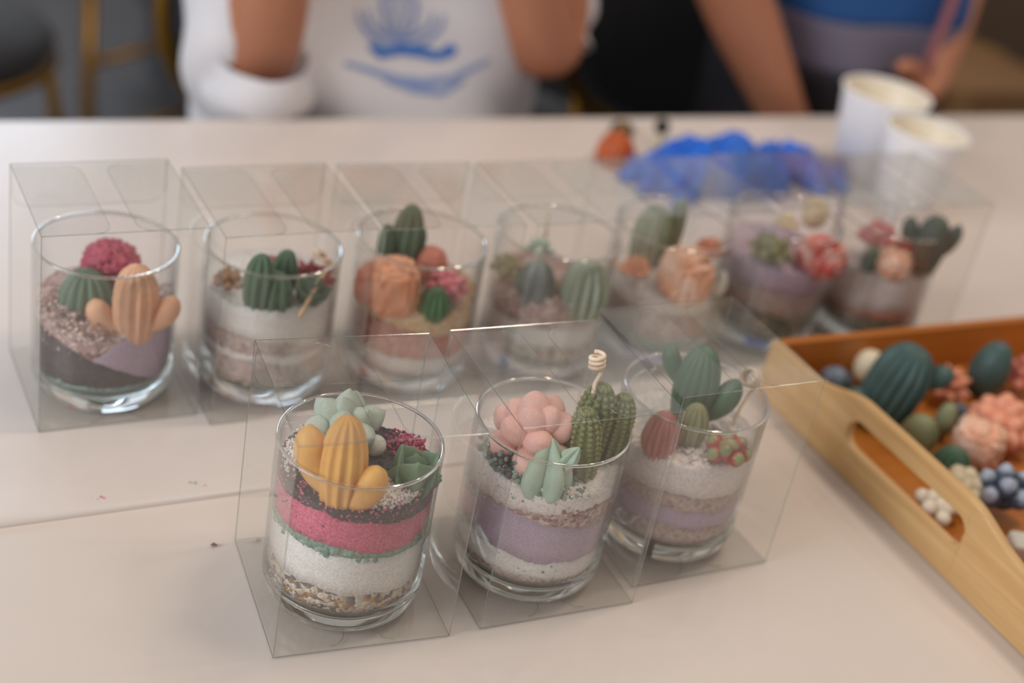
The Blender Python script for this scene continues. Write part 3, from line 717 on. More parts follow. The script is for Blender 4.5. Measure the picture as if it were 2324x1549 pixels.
wick([(680, 718, .80), (715, 655, .90), (750, 592, .98)], .016, plain('bamboo', srgb(196, 164, 128), rough=.6), 'thin beige wooden stick leaning in white sand glass', name='wooden_stick')
wick([(752, 612, .86), (745, 596, .92), (738, 590, .96)], .014, STRING, 'cream curled wick behind the leaning stick', coil=(.05, 1.6, .03, (.3, .2, 1)))
# ---- glass 3
s_ = Spot(915, 540, 1.0, 80)
bc = empty('cactus_candle', W(s_.P), 'green cactus candle of tall and short column behind the orange cube', 'candle')
for (px, py, zc, wp, H_, ln, sp_) in [(925, 535, 1.0, 74, .50, 2, 0), (877, 560, .92, 44, .36, -3, 1), (945, 560, .92, 40, .34, 8, 2)]:
    q = Spot(px, py, zc, wp)
    o = MB().lathe([(r * U, (zz - H_ / 2) * U) for r, zz in capsule(q.R, H_, .45, .75, 2)], 72, ribs(8, .34, 1.3)).build('column', Wc['green'], bc); o.location = (q.P - s_.P) * U; orient(o, ln, 0)
carved('block_candle', 893, 650, .82, 118, .42, Wc['orange'], 'orange rounded cube candle, front of third glass', pw=4, petals=.05, fr=2.4, seed=1)
carved('block_candle', 838, 645, .80, 70, .34, wax('deep_orange', srgb(206, 112, 72)), 'deeper orange round candle left of orange cube', pw=2.6, petals=.05, fr=2.4, seed=3)
carved('ball_candle', 978, 600, .82, 80, .30, wax('salmon', srgb(212, 128, 104)), 'salmon round candle behind the pink bead cluster', pw=2.2, petals=.05, seed=4)
cluster('bead_candle', 1015, 652, .78, 104, ballpack(16, .22, .8, 1), wax('hot_pink', srgb(214, 96, 116), srgb(232, 150, 156), 50), 'hot pink bead cluster candle, right in third glass', part='bead')
ribbed('cactus_candle', 988, 690, .74, 76, .26, wax('fresh_green', srgb(74, 122, 72)), 'fresh green ribbed ball candle beside pink beads', nr=12, d=.3, k=1.5, t0=.25, base=.45)
# ---- glass 4
rosette('succulent_candle', 1225, 560, .90, 88, 'round', [(5, 20, .3, .55, .9, -.1), (3, 60, .1, .5, .9, .1)], Wc['sage'], 'small sage rosette candle at foot of upright wick, middle back glass', part='leaf', seed=2, core=(.35, 0))
wick([(1236, 552, .86), (1240, 520, .98), (1246, 478, 1.15)], .014, STRING, 'straight upright cream wick in middle back glass')
cluster('bead_candle', 1146, 606, .80, 74, ballpack(14, .22, .9, 2), Wc['khaki'], 'olive bead cluster candle at left wall of middle back glass', part='bead')
ribbed('cactus_candle', 1216, 642, .76, 96, .38, Wc['slate'], 'blue-grey lobed cactus candle, left of pale ribbed dome', nr=6, d=.38, k=1.0, t0=.35, base=.6)
ribbed('cactus_candle', 1328, 650, .78, 116, .44, Wc['palesage'], 'pale sage dome candle with white ribs, middle back glass', nr=13, d=.30, k=2.2, t0=.35, base=.8)
# ---- glass 5
s_ = Spot(1500, 520, .96, 80)
bc = empty('cactus_candle', W(s_.P), 'sage cactus candle of two tall columns, glass before blue gloves', 'candle')
for (px, py, zc, wp, H_, nn) in [(1478, 530, .98, 86, .48, 8), (1532, 515, .98, 44, .50, 8)]:
    q = Spot(px, py, zc, wp)
    o = MB().lathe([(r * U, (zz - H_ / 2) * U) for r, zz in capsule(q.R, H_, .5, .8, 2)], 64, ribs(nn, .22, 1.0)).build('column', wax('grey_green', srgb(126, 142, 112)), bc); o.location = (q.P - s_.P) * U; orient(o, 2, 0)
rosette('flower_candle', 1442, 610, .78, 88, 'slim', [(9, 12, .2, .8, 1, -.1), (7, 45, .1, .75, 1, 0), (3, 75, 0, .7, 1, .1)], Wc['orange'], 'orange star flower candle left of carved peach block', seed=3, core=(.4, 0))
carved('block_candle', 1556, 625, .80, 116, .42, Wc['blush'], 'carved peach block candle, glass before the blue gloves', pw=3.6, petals=.10, fr=3.2, seed=6)
rosette('flower_candle', 1612, 562, .82, 84, 'round', [(7, 10, .3, .6, .9, -.1), (4, 55, .1, .55, .9, .1)], Wc['coral'], 'coral flower candle behind the carved peach block', seed=4, core=(.4, 0))
ribbed('pearl_candle', 1632, 640, .72, 40, .22, Wc['white'], 'small white oval candle at right wall, beside peach block', nr=6, d=.01, t0=.3, base=.5)
# ---- glass 6
carved('ball_candle', 1850, 482, 1.02, 66, .30, Wc['cream'], 'cream round candle behind the red and white rose', pw=2.2, petals=.05, seed=1)
rosette('flower_candle', 1786, 505, .96, 78, 'round', [(6, 20, .3, .55, .9, -.1), (4, 60, .1, .55, .9, .1)], Wc['cream'], 'cream flower candle at back left of purple sand glass', seed=7, core=(.4, 0))
cluster('bead_candle', 1748, 568, .88, 108, ballpack(18, .19, .7, 3), Wc['khaki'], 'khaki bead cluster candle left of red rose, purple sand', part='bead')
carved('rose_candle', 1864, 582, .86, 116, .34, Wc['rosewhite'], 'red and white rose candle on the purple sand', pw=2.3, petals=.13, fr=2.8, seed=11)
# ---- glass 7
rosette('flower_candle', 1995, 535, .90, 116, 'round', [(8, 10, .34, .55, .9, -.1), (5, 48, .16, .55, .9, .05), (2, 80, .05, .5, .9, .15)], Wc['dusk'], 'dusky pink flower candle, left in rightmost glass', seed=5, core=(.45, 0))
rosette('flower_candle', 2056, 562, .88, 60, 'slim', [(8, 15, .2, .8, 1, -.1), (5, 55, .1, .7, 1, .1)], Wc['crimson'], 'small crimson flower candle beside dark teal cactus', seed=5, core=(.4, 0))
arms_cactus(2112, 552, .96, 76, .50, Wc['teal'], 'dark teal cactus candle with arms, rightmost glass', [(165, 1.35, .25, .85, .07), (5, 1.2, .3, .9, .06)], nr=12, d=.1, k=.6)
carved('flower_candle', 2030, 600, .80, 86, .24, Wc['blush'], 'peach and cream carved flower candle, front of rightmost glass', pw=2.4, petals=.16, fr=3.5, seed=8)
ribbed('cactus_candle', 1978, 585, .80, 44, .22, Wc['deep'], 'tiny dark green cactus candle, left edge of rightmost glass', nr=8, d=.25, t0=.4)

# ------------------------------------------------------------------ wooden tray
TA = math.radians(-59.0)
WOOD_LIT = wood('bamboo_lit', srgb(216, 180, 128), srgb(192, 148, 94), .42, (4, 70, 70), math.radians(59)); WOODF = wood('bamboo_floor', srgb(196, 122, 48), srgb(172, 100, 34), .35, (4, 60, 60), math.radians(-31))  # end panel bamboo is painted lighter for the window light on it
tP = Vector((2.284, 8.95, 0)); td = Vector((.515, -.857, 0)).normalized(); tn = Vector((.857, .515, 0)).normalized()
tray = empty('wooden_tray', W(tP + td * .9 + tn * 2.2), 'bamboo tray with cut-out handle holding loose cactus candles', 'tray')
def tw(s, o, z): # along end panel, inwards, up  -> local to tray
    return (tP + td * s + tn * o + Vector((0, 0, z))) * U + Vector((0, 0, TZ)) - tray.location
S0, S1, TLEN, TT = -.74, 2.52, 4.6, .075
def topz(s):
    c_ = (S0 + S1) / 2; d = abs(s - c_)
    if d < .52: b = 1
    elif d < 1.12: b = .5 + .5 * math.cos((d - .52) / .60 * PI)
    else: b = 0
    return .475 + .145 * b
def end_panel(off):
    # profile grid with a slot hole: strips in s; slot between s=.30..1.44
    m = MB(); cs = (S0 + S1) / 2; a0, a1 = cs - .62, cs + .62; zl, zh = .245, .462; hr = (zh - zl) / 2; zm = (zl + zh) / 2
    ss = sorted(set([S0 + (S1 - S0) * i / 40 for i in range(41)] + [a0 + hr * (1 - math.cos(q * PI / 12)) for q in range(7)] + [a1 - hr * (1 - math.cos(q * PI / 12)) for q in range(7)]))
    def hole(s):
        if s <= a0 + 1e-6 or s >= a1 - 1e-6: return 0
        d = 0
        if s < a0 + hr: d = (a0 + hr - s)
        if s > a1 - hr: d = s - (a1 - hr)
        return math.sqrt(max(0, hr * hr - d * d))
    o0, o1 = off, off + TT
    for s, t in zip(ss[:-1], ss[1:]):
        hs, ht = hole(s), hole(t)
        def slab(zs0, zs1, zt0, zt1, bot, top):
            v = [tw(s, o0, zs0), tw(s, o0, zs1), tw(t, o0, zt1), tw(t, o0, zt0), tw(s, o1, zs0), tw(s, o1, zs1), tw(t, o1, zt1), tw(t, o1, zt0)]
            f = [(0, 1, 2, 3), (7, 6, 5, 4), (1, 5, 6, 2), (0, 3, 7, 4)]
            if s == ss[0]: f.append((0, 4, 5, 1))
            if t == ss[-1]: f.append((3, 2, 6, 7))
            m.add(v, f)
        if hs > 0 or ht > 0:
            slab(0, zm - hs, 0, zm - ht, 1, 1); slab(zm + hs, topz(s), zm + ht, topz(t), 1, 1)
        else: slab(0, topz(s), 0, topz(t), 1, 1)
    o = m.build('end_panel', WOOD_LIT, tray, False)
    bm = bmesh.new(); bm.from_mesh(o.data); bmesh.ops.remove_doubles(bm, verts=bm.verts, dist=1e-6)
    bmesh.ops.recalc_face_normals(bm, faces=bm.faces); bm.to_mesh(o.data); bm.free()
    bv = o.modifiers.new('bevel', 'BEVEL'); bv.width = .0012; bv.segments = 3; bv.limit_method = 'ANGLE'; bv.angle_limit = math.radians(50)
    o.data.polygons.foreach_set('use_smooth', [True] * len(o.data.polygons))
    return o
end_panel(0); end_panel(TLEN - TT)
def tbox(name, s0, s1, o0, o1, z0, z1, mat, bev=.001):
    m = MB(); v = [tw(s, o, z) for s in (s0, s1) for o in (o0, o1) for z in (z0, z1)]
    m.add(v, [(0, 1, 3, 2), (4, 6, 7, 5), (0, 4, 5, 1), (2, 3, 7, 6), (0, 2, 6, 4), (1, 5, 7, 3)]); o = m.build(name, mat, tray, False)
    bv = o.modifiers.new('bevel', 'BEVEL'); bv.width = bev; bv.segments = 2; return o
tbox('side_wall', S0, S0 + TT, TT, TLEN - TT, 0, .475, WOODF); tbox('side_wall', S1 - TT, S1, TT, TLEN - TT, 0, .475, WOODF)
tbox('tray_floor', S0 + TT, S1 - TT, TT, TLEN - TT, .02, .09, WOODF)

FZ = .09
ribbed('cactus_candle', 1895, 868, FZ + .13, 88, .27, Wc['navy'], 'dark navy lobed cactus candle in the tray corner by the handle', nr=5, d=.3, k=.8, t0=.25, base=.7)
carved('ball_candle', 1972, 832, FZ + .16, 78, .32, Wc['cream'], 'cream oval candle behind the large teal cactus in tray', pw=2.1, petals=.02)
arms_cactus(2033, 872, FZ + .32, 136, .70, Wc['teal'], 'large dark teal cactus candle with small ears leaning in tray', [(5, 1.25, .62, .90, .085), (200, 1.1, .08, .34, .085)], nr=16, d=.16, k=1.3, lean=14, back=4, t0=.6, base=.85)
rosette('flower_candle', 2150, 872, FZ + .15, 110, 'slim', [(10, 8, .2, .85, 1.1, -.2), (9, 36, .15, .8, 1.1, 0), (5, 65, .05, .75, 1.1, .1)], Wc['coral'], 'coral many-petalled flower candle between two teal cacti', seed=9, core=(.45, 0))
ribbed('cactus_candle', 2250, 832, FZ + .25, 92, .46, Wc['teal'], 'smooth oval teal candle standing at back right of tray', nr=16, d=.03, k=.6, t0=.35, base=.7, lean=6)
rosette('flower_candle', 2322, 850, FZ + .18, 110, 'pillow', [(7, 12, .38, .66, 1.0, -.20), (5, 45, .22, .7, .95, 0), (3, 75, .1, .6, .9, .2)], wax('salmon_pink', srgb(222, 132, 112)), 'salmon pink flower candle at the frame edge in tray', seed=2, core=(.5, 0))
ribbed('cactus_candle', 2086, 983, FZ + .16, 92, .34, Wc['khaki'], 'khaki ribbed ball candle beside the tray handle', nr=16, d=.20, k=1.8, t0=.3, base=.6, back=-15)
ribbed('cactus_candle', 2146, 950, FZ + .17, 50, .28, Wc['khaki'], 'small khaki bud candle behind the khaki ribbed ball', nr=12, d=.05, t0=.4, base=.6)
rosette('flower_candle', 2178, 942, FZ + .08, 96, 'round', [(7, 10, .35, .6, .8, 0), (4, 50, .1, .5, .8, .1)], Wc['navy'], 'small navy flower candle with white flecks in tray', seed=5, core=(.35, 0))
carved('block_candle', 2220, 1003, FZ + .16, 122, .32, Wc['blush'], 'pale peach ruffled block candle in middle of tray', pw=3.2, petals=.12, fr=4.5, seed=4)
rosette('rose_candle', 2278, 955, FZ + .20, 190, 'round', [(8, 8, .42, .55, 1.0, -.15), (7, 38, .25, .55, .95, .0), (4, 68, .1, .5, .95, .15)], Wc['coral'], 'large peach ruffled rose candle at right in tray', seed=13, core=(.6, -.1))
ribbed('cactus_candle', 2158, 1052, FZ + .14, 102, .28, wax('forest', srgb(62, 98, 68)), 'forest green ribbed dome candle before the peach block', nr=12, d=.32, k=1.8, t0=.2, base=.8)
cluster('bead_candle', 2185, 1105, FZ + .14, 118, ballpack(9, .36, .7, 1), Wc['cream'], 'cream bead cluster candle above the handle bar', part='bead')
cluster('bead_candle', 2128, 1150, FZ + .10, 122, ballpack(8, .30, .6, 3), wax('ivory', srgb(228, 214, 192)), 'ivory bead cluster candle seen through the handle slot', part='bead')
cluster('berry_candle', 2278, 1120, FZ + .19, 138, ballpack(9, .37, .9, 2), twotone('bluewhite', srgb(58, 72, 90), srgb(164, 172, 190), .86), 'blue berry cluster candle with whitish tops, right in tray', part='berry', point=.3)
carved('block_candle', 2322, 1242, FZ + .08, 80, .16, Wc['white'], 'translucent white bar candle at right edge behind tray panel', pw=5, petals=.0)

# ------------------------------------------------------------------ far side of the table: cups, pumpkin, gloves
CUP = plain('white_paper_cup', srgb(246, 245, 246), rough=.5); CUPI = plain('cup_lining', srgb(238, 228, 208), rough=.35)
def cup(x, y, z, rpx, H, label):
    P = at(x, y, z); R = size_u(rpx, P) / 2; root = empty('paper_cup', W((P.x, P.y, ZR)), label, 'cup', 'white paper cups'); b = R * .72
    n = 56
    MB().lathe([(.0001, .05 * U), (b * U * .97, .05 * U), (b * U * .98, .0), (b * U, .0), (R * U, H * U)], n, caps=False).build('cup_wall', CUP, root)
    MB().lathe([(.0001, .06 * U), (b * U * .96, .06 * U), ((R - .008) * U, H * U)], n, caps=False).build('cup_lining', CUPI, root)
    m = MB(); rr = .016 * U
    m.rings([[Vector(((R * U + rr * math.cos(q * PI / 4)) * math.cos(2 * PI * j / n), (R * U + rr * math.cos(q * PI / 4)) * math.sin(2 * PI * j / n), H * U + rr * math.sin(q * PI / 4))) for q in range(8)] for j in range(n + 1)], caps=False)
    m.build('rolled_rim', CUP, root); return root
cup(2014, 210, .95, 200, .95, 'white paper cup standing farther back, left of the pair')
cup(2106, 296, .90, 186, .90, 'white paper cup standing nearer the boxes, right of the pair')
o, s = ribbed('pumpkin_candle', 1400, 333, .17, 96, .35, plain('pumpkin_skin', srgb(190, 86, 28), rough=.5, var=.2, vscale=60), 'x', nr=9, d=.12, k=.5, t0=.1, base=.9)
o.name = 'pumpkin_body'; pr = empty('pumpkin', W((s.P.x, s.P.y, ZR)), 'small orange pumpkin on the table behind the back row', 'pumpkin'); o.parent = pr; o.location = (0, 0, .165 * U)
for q in ('label', 'category'): del o[q]
MB().tube([(0, 0, .30 * U), (.01 * U, 0, .38 * U), (.04 * U, .01 * U, .46 * U)], [.04 * U, .02 * U, .02 * U], 10).build('stem', plain('stem', srgb(170, 130, 60), rough=.7), pr)
P = at(1500, 300, .16); br = empty('bead_ornament', W((P.x, P.y, ZR)), 'small black bead on pale foot behind blue gloves', 'ornament')
MB().ball((0, 0, .22 * U), .085 * U, 16, 10).build('black_bead', plain('black_bead', (.01, .01, .012), rough=.3), br)
MB().lathe([(.0001, 0), (.07 * U, 0), (.055 * U, .08 * U), (.03 * U, .15 * U), (.0001, .15 * U)], 16).build('foot', plain('pale_foot', srgb(226, 214, 176), rough=.5), br)
P = at(1418, 268, .2); MB().ball((0, 0, 0), .10 * U, 16, 10, (1.3, 1, .8)).build('black_pebble', plain('black_pebble', (.012, .012, .014), rough=.4), None, True, W((P.x, P.y, .08)))
tag(sc.objects['black_pebble'], 'black rounded pebble ornament at table edge behind the pumpkin', 'ornament')

# blue gloves: crumpled thin sheets in the outline of a hand
GLV = plain('blue_nitrile', srgb(24, 104, 214), rough=.42, var=.12, vscale=30, sss=.0)
def glove(px, py, ang, sz, label, seed, lift):
    P = at(px, py, .0); n = 110; root_loc = W((P.x, P.y, ZR))
    def cap_(p, a, b_, r):
        ab = b_ - a; t = max(0, min(1, (p - a).dot(ab) / ab.dot(ab))); return (p - a - ab * t).length - r
    F = [((-.30, .25), (-.62, .82), .115), ((-.12, .35), (-.22, 1.08), .12), ((.10, .36), (.18, 1.14), .12), ((.30, .28), (.56, .98), .11), ((.36, -.05), (.88, .34), .13)]
    def sdf(x, y_):
        p = Vector((x, y_)); d = cap_(p, Vector((0, -.75)), Vector((0, .1)), .40)
        for a, b_, r in F: d = min(d, cap_(p, Vector(a), Vector(b_), r))
        return d
    m = MB(); idx = {}
    ca, sa = math.cos(ang), math.sin(ang)
    for i in range(n):
        for j in range(n):
            x = -1.05 + 2.15 * i / (n - 1); y_ = -1.2 + 2.5 * j / (n - 1)
            wx = x + .10 * noise.noise(Vector((x * 2, y_ * 2, seed))); wy = y_ + .10 * noise.noise(Vector((x * 2, y_ * 2, seed + 7)))
            d = sdf(wx, wy)
            if d < .0:
                t = min(1, -d / .10)
                hh = .05 + .16 * t ** .5 + lift * max(0, 1 - ((x) ** 2 + (y_ + .2) ** 2) * 1.2) * 1.0
                hh += .26 * t * abs(noise.noise(Vector((x * 2.2, y_ * 2.2, seed * 2)))) + .10 * t * noise.noise(Vector((x * 6, y_ * 6, seed)))
                X = (x * ca - y_ * sa) * sz; Y = (x * sa + y_ * ca) * sz
                idx[(i, j)] = len(m.v); m.v.append((X * U, Y * U, max(.01, hh * .7) * U))
    top = dict(idx); base = len(m.v)
    m.v += [(v[0], v[1], .004 * U) for v in m.v[:base]]
    for (i, j), k in top.items():
        q = [top.get(t) for t in ((i, j), (i + 1, j), (i + 1, j + 1), (i, j + 1))]
        if None not in q:
            m.f.append(tuple(q)); m.f.append(tuple(x + base for x in reversed(q)))
            for e, (di, dj, a_, b_) in enumerate([(0, -1, 0, 1), (1, 0, 1, 2), (0, 1, 2, 3), (-1, 0, 3, 0)]):
                nb = [top.get(t) for t in ((i + di, j + dj), (i + di + 1, j + dj), (i + di + 1, j + dj + 1), (i + di, j + dj + 1))]
                if None in nb: m.f.append((q[b_], q[a_], q[a_] + base, q[b_] + base))
    m.m = [0] * len(m.f)
    return tag(m.build('rubber_glove', GLV, None, True, root_loc), label, 'glove')
glove(1610, 425, math.radians(115), .74, 'larger crumpled bright blue rubber glove behind the back row boxes', 1, .45)
glove(1800, 405, math.radians(-75), .46, 'smaller flattened blue rubber glove to the right of the larger one', 5, .2)

# ------------------------------------------------------------------ chairs and things behind the table
GOLD = plain('brushed_gold', srgb(176, 132, 54), rough=.35, metal=.9); VELV = plain('black_velvet', (.012, .012, .015), rough=.8, sheen=.2)
CG = 'gold framed chairs with black cushions'
def chair(a_, b_, rz_, label):
    p = TB(a_, b_, 0); root = empty('dining_chair', (p.x, p.y, 0), label, 'chair', CG, rz_)
    if 'seat' not in _ch:
        _ch['seat'] = MB().lathe([(.0001, .43), (.19, .43), (.205, .445), (.205, .465), (.19, .485), (.10, .49), (.0001, .49)], 40).build('seat', VELV, root)
        # rounded backrest cushion, upright at y=+.2
        m = MB(); R = []
        for i, (t, f) in enumerate([(-.03, .8), (-.024, .96), (0, 1), (.024, .96), (.03, .8)]):
            R.append([Vector((.20 * f * math.cos(2 * PI * j / 40), .20 + t - .05 * (f * math.cos(2 * PI * j / 40)) ** 2, .72 + .17 * f * math.sin(2 * PI * j / 40))) for j in range(40)])
        _ch['back'] = m.rings(R).build('backrest', VELV, root)
        _ch['back_frame'] = MB().tube([(.212 * math.cos(t), .20 - .05 * math.cos(t) ** 2, .72 + .182 * math.sin(t)) for t in [2 * PI * j / 40 for j in range(41)]], .009, 8).build('back_frame', GOLD, root)
        for sx in (-1, 1):
            for sy in (-1, 1):
                MB().tube([(sx * .15, sy * .14, .44), (sx * .20, sy * .20, .0)], .011, 8).build('leg', GOLD, root)
            MB().tube([(sx * .13, .17, .44), (sx * .15, .19, .60)], .010, 8).build('back_post', GOLD, root)
        for h_, k_ in ((.16, .18), (.30, .165)):
            MB().tube([(-k_, -k_, h_), (k_, -k_, h_)], .008, 8).build('rung', GOLD, root)
        _ch['seat_ring'] = MB().tube([(.20 * math.cos(t), .20 * math.sin(t), .435) for t in [2 * PI * j / 32 for j in range(33)]], .01, 8).build('seat_ring', GOLD, root)
        _ch['root'] = root
    else:
        for c_ in list(_ch['root'].children):
            d = c_.copy(); sc.collection.objects.link(d); d.parent = root
    return root
_ch = {}
chair(1, 100, EA + math.radians(60), 'empty gold framed chair with black cushion at far left')
chair(44, 25, EA + .05, 'gold framed chair under the person in the white shirt')
chair(94, 26, EA - .05, 'gold framed chair under the person in the blue top')
chair(73, 62, EA + math.radians(12), 'empty gold framed chair with black back between the two people')
# added black seat, stands in for the dark background
p = TB(118, 182, 0); chair(37, 152, EA + math.radians(35), 'gold framed chair at back left, its thin legs seen past the white sleeve')
so = empty('filler_bench', (p.x, p.y, 0), 'long black seat added to darken the view behind the people', 'filler_bench', None, EA)
def bb(name, c, d, mat=VELV, r=.03, par=so):
    o = MB().box(c, d).build(name, mat, par, False); bv = o.modifiers.new('b', 'BEVEL'); bv.width = r; bv.segments = 4; return o
bb('seat', (0, 0, .33), (1.3, .6, .24)); bb('backrest', (0, .28, .62), (1.2, .14, .5)); bb('base', (0, 0, .11), (1.15, .55, .2), VELV, .01)
CARD = plain('cardboard', srgb(140, 104, 68), rough=.8, var=.08, vscale=20); CARD2 = plain('dark_cardboard', srgb(92, 72, 56), rough=.8, var=.08, vscale=20); TAPE = plain('packing_tape', srgb(160, 126, 84), rough=.3)
def carton(a_, b_, c0, d, mat, label, rz_=0):
    p = TB(a_, b_, 0); root = empty('cardboard_box', (p.x, p.y, c0), label, 'box', None, EA + rz_)
    o = MB().box((0, 0, d[2] / 2), d).build('carton', mat, root, False); bv = o.modifiers.new('b', 'BEVEL'); bv.width = .003; bv.segments = 2
    MB().box((0, 0, d[2] + .0008), (d[0] * 1.0, .05, .0012)).build('tape', TAPE, root, False)
    MB().box((0, -d[1] / 2 - .0008, d[2] - .04), (.05, .0012, .08)).build('tape', TAPE, root, False)
carton(168, 84, 0, (.52, .40, .52), CARD, 'tan cardboard box on the floor, rightmost at the back')
carton(205, 112, 0, (.60, .35, .80), CARD2, 'tall brown cardboard box behind the tan one')

# ------------------------------------------------------------------ people
SKIN = plain('skin', srgb(180, 120, 90), rough=.5, sss=.15, var=.06, vscale=20); SHIRT = plain('white_cotton', srgb(222, 220, 224), rough=.85, bump=.2, bscale=300, sheen=.1)
HAIR = plain('dark_hair', (.02, .015, .012), rough=.5); DARKC = plain('dark_cloth', srgb(38, 36, 44), rough=.85); BLUEC = plain('blue_cloth', srgb(30, 84, 150), rough=.8, var=.25, vscale=8)
LILC = plain('lilac_cloth', srgb(112, 108, 128), rough=.85); PRINT = plain('blue_print', srgb(62, 118, 200), rough=.8); PRINT2 = plain('pale_blue_print', srgb(138, 160, 206), rough=.8)
def skinbody(name, verts, edges, radii, mat, parent, root=0, sub=2):
    me = bpy.data.meshes.new(name); me.from_pydata([tuple(v) for v in verts], edges, []); me.materials.append(mat)
    o = bpy.data.objects.new(name, me); sc.collection.objects.link(o); o.parent = parent
    o.modifiers.new('skin', 'SKIN').use_smooth_shade = True
    sv = me.skin_vertices[0].data
    for i, r in enumerate(radii): sv[i].radius = r if hasattr(r, '__len__') else (r, r)
    sv[root].use_root = True
    s2 = o.modifiers.new('sub', 'SUBSURF'); s2.levels = sub; s2.render_levels = sub
    return o
def person(name, a0, b0, arms, label, spread=17, top=None, sleeves=None, hairlen=.2):
    """a0,b0: cm of the body axis. arms: per side dict of (a,b,c) for elbow, wrist, hand in table-edge cm."""
    base = TB(a0, b0, 0); root = empty('person', (base.x, base.y, 0), label, 'person'); base.z = 0
    V = lambda a_, b_, c_: TB(a_, b_, c_) - base
    P = []; E = []; R = []
    def ad(p, r, par=None):
        P.append(p); R.append(r)
        if par is not None: E.append((par, len(P) - 1))
        return len(P) - 1
    pel = ad(V(a0, b0, -22), (.15, .11)); ab = ad(V(a0, b0 - 1, -6), (.13, .10), pel); ch = ad(V(a0, b0, 14), (.15, .11), ab); uc = ad(V(a0, b0 + 1, 26), (.12, .085), ch)
    nk = ad(V(a0, b0 - 1, 34), (.052, .052), uc); nt_ = ad(V(a0, b0 - 3, 40), (.05, .055), nk)
    for s in (-1, 1):
        sh = ad(V(a0 + s * spread, b0 + 1, 25), (.058, .058), uc)
        A = arms[s]; el = ad(V(*A[0]), (.040, .040), sh)
        mid = ad((V(*A[0]) * .6 + V(*A[1]) * .4), (.040, .038), el); wr = ad(V(*A[1]), (.025, .021), mid); hd = ad(V(*A[2]), (.036, .020), wr)
        hp = ad(V(a0 + s * 9, b0 - 2, -24), (.09, .09), pel); kn = ad(V(a0 + s * 11, b0 - 22 if b0 > 10 else b0 - 20, -24), (.065, .065), hp); ft = ad(V(a0 + s * 11, b0 - 20, -64), (.045, .045), kn); to = ad(V(a0 + s * 12, b0 - 32, -71), (.04, .028), ft)
        # fingers
        w_, h_ = V(*A[1]), V(*A[2]); d = (h_ - w_).normalized(); side = d.cross(Vector((-en.x, -en.y, .2))).normalized(); nrm = d.cross(side)
        for k, (of, ln) in enumerate([(-.027, .062), (-.009, .074), (.009, .070), (.026, .055)]):
            f0 = h_ + side * of + d * .01
            skinbody('finger', [h_ + side * of * .6, f0 + d * .02, f0 + d * (.02 + ln * .5) - nrm * .01, f0 + d * (.02 + ln * .85) - nrm * .03], [(0, 1), (1, 2), (2, 3)], [.010, .0095, .0085, .007], SKIN, root, 0, 1)
        skinbody('thumb', [w_ + d * .02 + side * .012, w_ + d * .05 + side * .045, w_ + d * .085 + side * .055], [(0, 1), (1, 2)], [.014, .011, .009], SKIN, root, 0, 1)
    skinbody('body', P, E, R, SKIN, root, pel)
    # head with face
    hc = V(a0, b0 - 5, 52); fd = Vector((-en.x, -en.y, -.25)).normalized(); sd = Vector((e1.x, e1.y, 0)); ud = sd.cross(fd) * -1
    if ud.z < 0: ud = -ud
    M = Matrix((sd, -fd, ud)).transposed()
    m = MB(); Rg = []
    for i in range(25):
        ph = PI * max(.01, min(.99, i / 24)); ring = []
        for j in range(32):
            t = 2 * PI * j / 32; q = Vector((math.sin(ph) * math.cos(t) * .076, math.sin(ph) * math.sin(t) * .094, -math.cos(ph) * .115))
            if q.z < 0: q.x *= 1 + q.z * 3.2; q.y = q.y * (1 + q.z * 1.2) - .006
            if q.y < -.05: # nose, brow, mouth
                q.y -= .022 * math.exp(-((q.x / .011) ** 2 + ((q.z + .022) / .022) ** 2)); q.y -= .008 * math.exp(-((q.x / .022) ** 2 + ((q.z + .060) / .008) ** 2))
                for s in (-1, 1): q.y += .010 * math.exp(-(((q.x - s * .030) / .016) ** 2 + ((q.z - .004) / .010) ** 2))
            ring.append(hc + M @ q)
        Rg.append(ring)
    m.rings(Rg).build('head', SKIN, root)
    MB().ball(hc + M @ Vector((0, -.094, -.060)), .016, 14, 8, (1.25, .28, .36), M).build('mouth', plain('lips', srgb(170, 92, 84), rough=.45), root)
    for s in (-1, 1):
        m = MB(); m.ball(hc + M @ Vector((s * .030, -.078, .004)), .0105, 12, 8); m.build('eye', plain('eye', (.05, .04, .03), rough=.1), root)
        m = MB(); m.ball(hc + M @ Vector((s * .078, .006, -.006)), .026, 12, 8, (.35, .6, 1.1), M); m.build('ear', SKIN, root)
    m = MB(); Rg = []
    for i in range(18):
        ph = PI * (.03 + .97 * i / 17); ring = []
        for j in range(32):
            t = 2 * PI * j / 32; q = Vector((math.sin(ph) * math.cos(t) * .086, math.sin(ph) * math.sin(t) * .104 + .012, math.cos(ph) * .126 + .008))
            if q.y < -.03 and q.z < .055: q.y = -.03 + (q.y + .03) * .1
            if i > 9: q.z -= (i - 9) / 8 * hairlen; q.x *= 1.05; q.y = max(q.y, -.02) * 1 if i > 9 else q.y
            if i > 9: q.x = q.x / max(.3, math.sin(ph)) * .75 if math.sin(ph) > .05 else q.x
            ring.append(hc + M @ q)
        Rg.append(ring)
    m.rings(Rg).build('hair', HAIR, root)
    return root, V
def ring_surface(fn, nu, nv):
    return [[fn(2 * PI * j / nu, i / nv) for j in range(nu)] for i in range(nv + 1)]
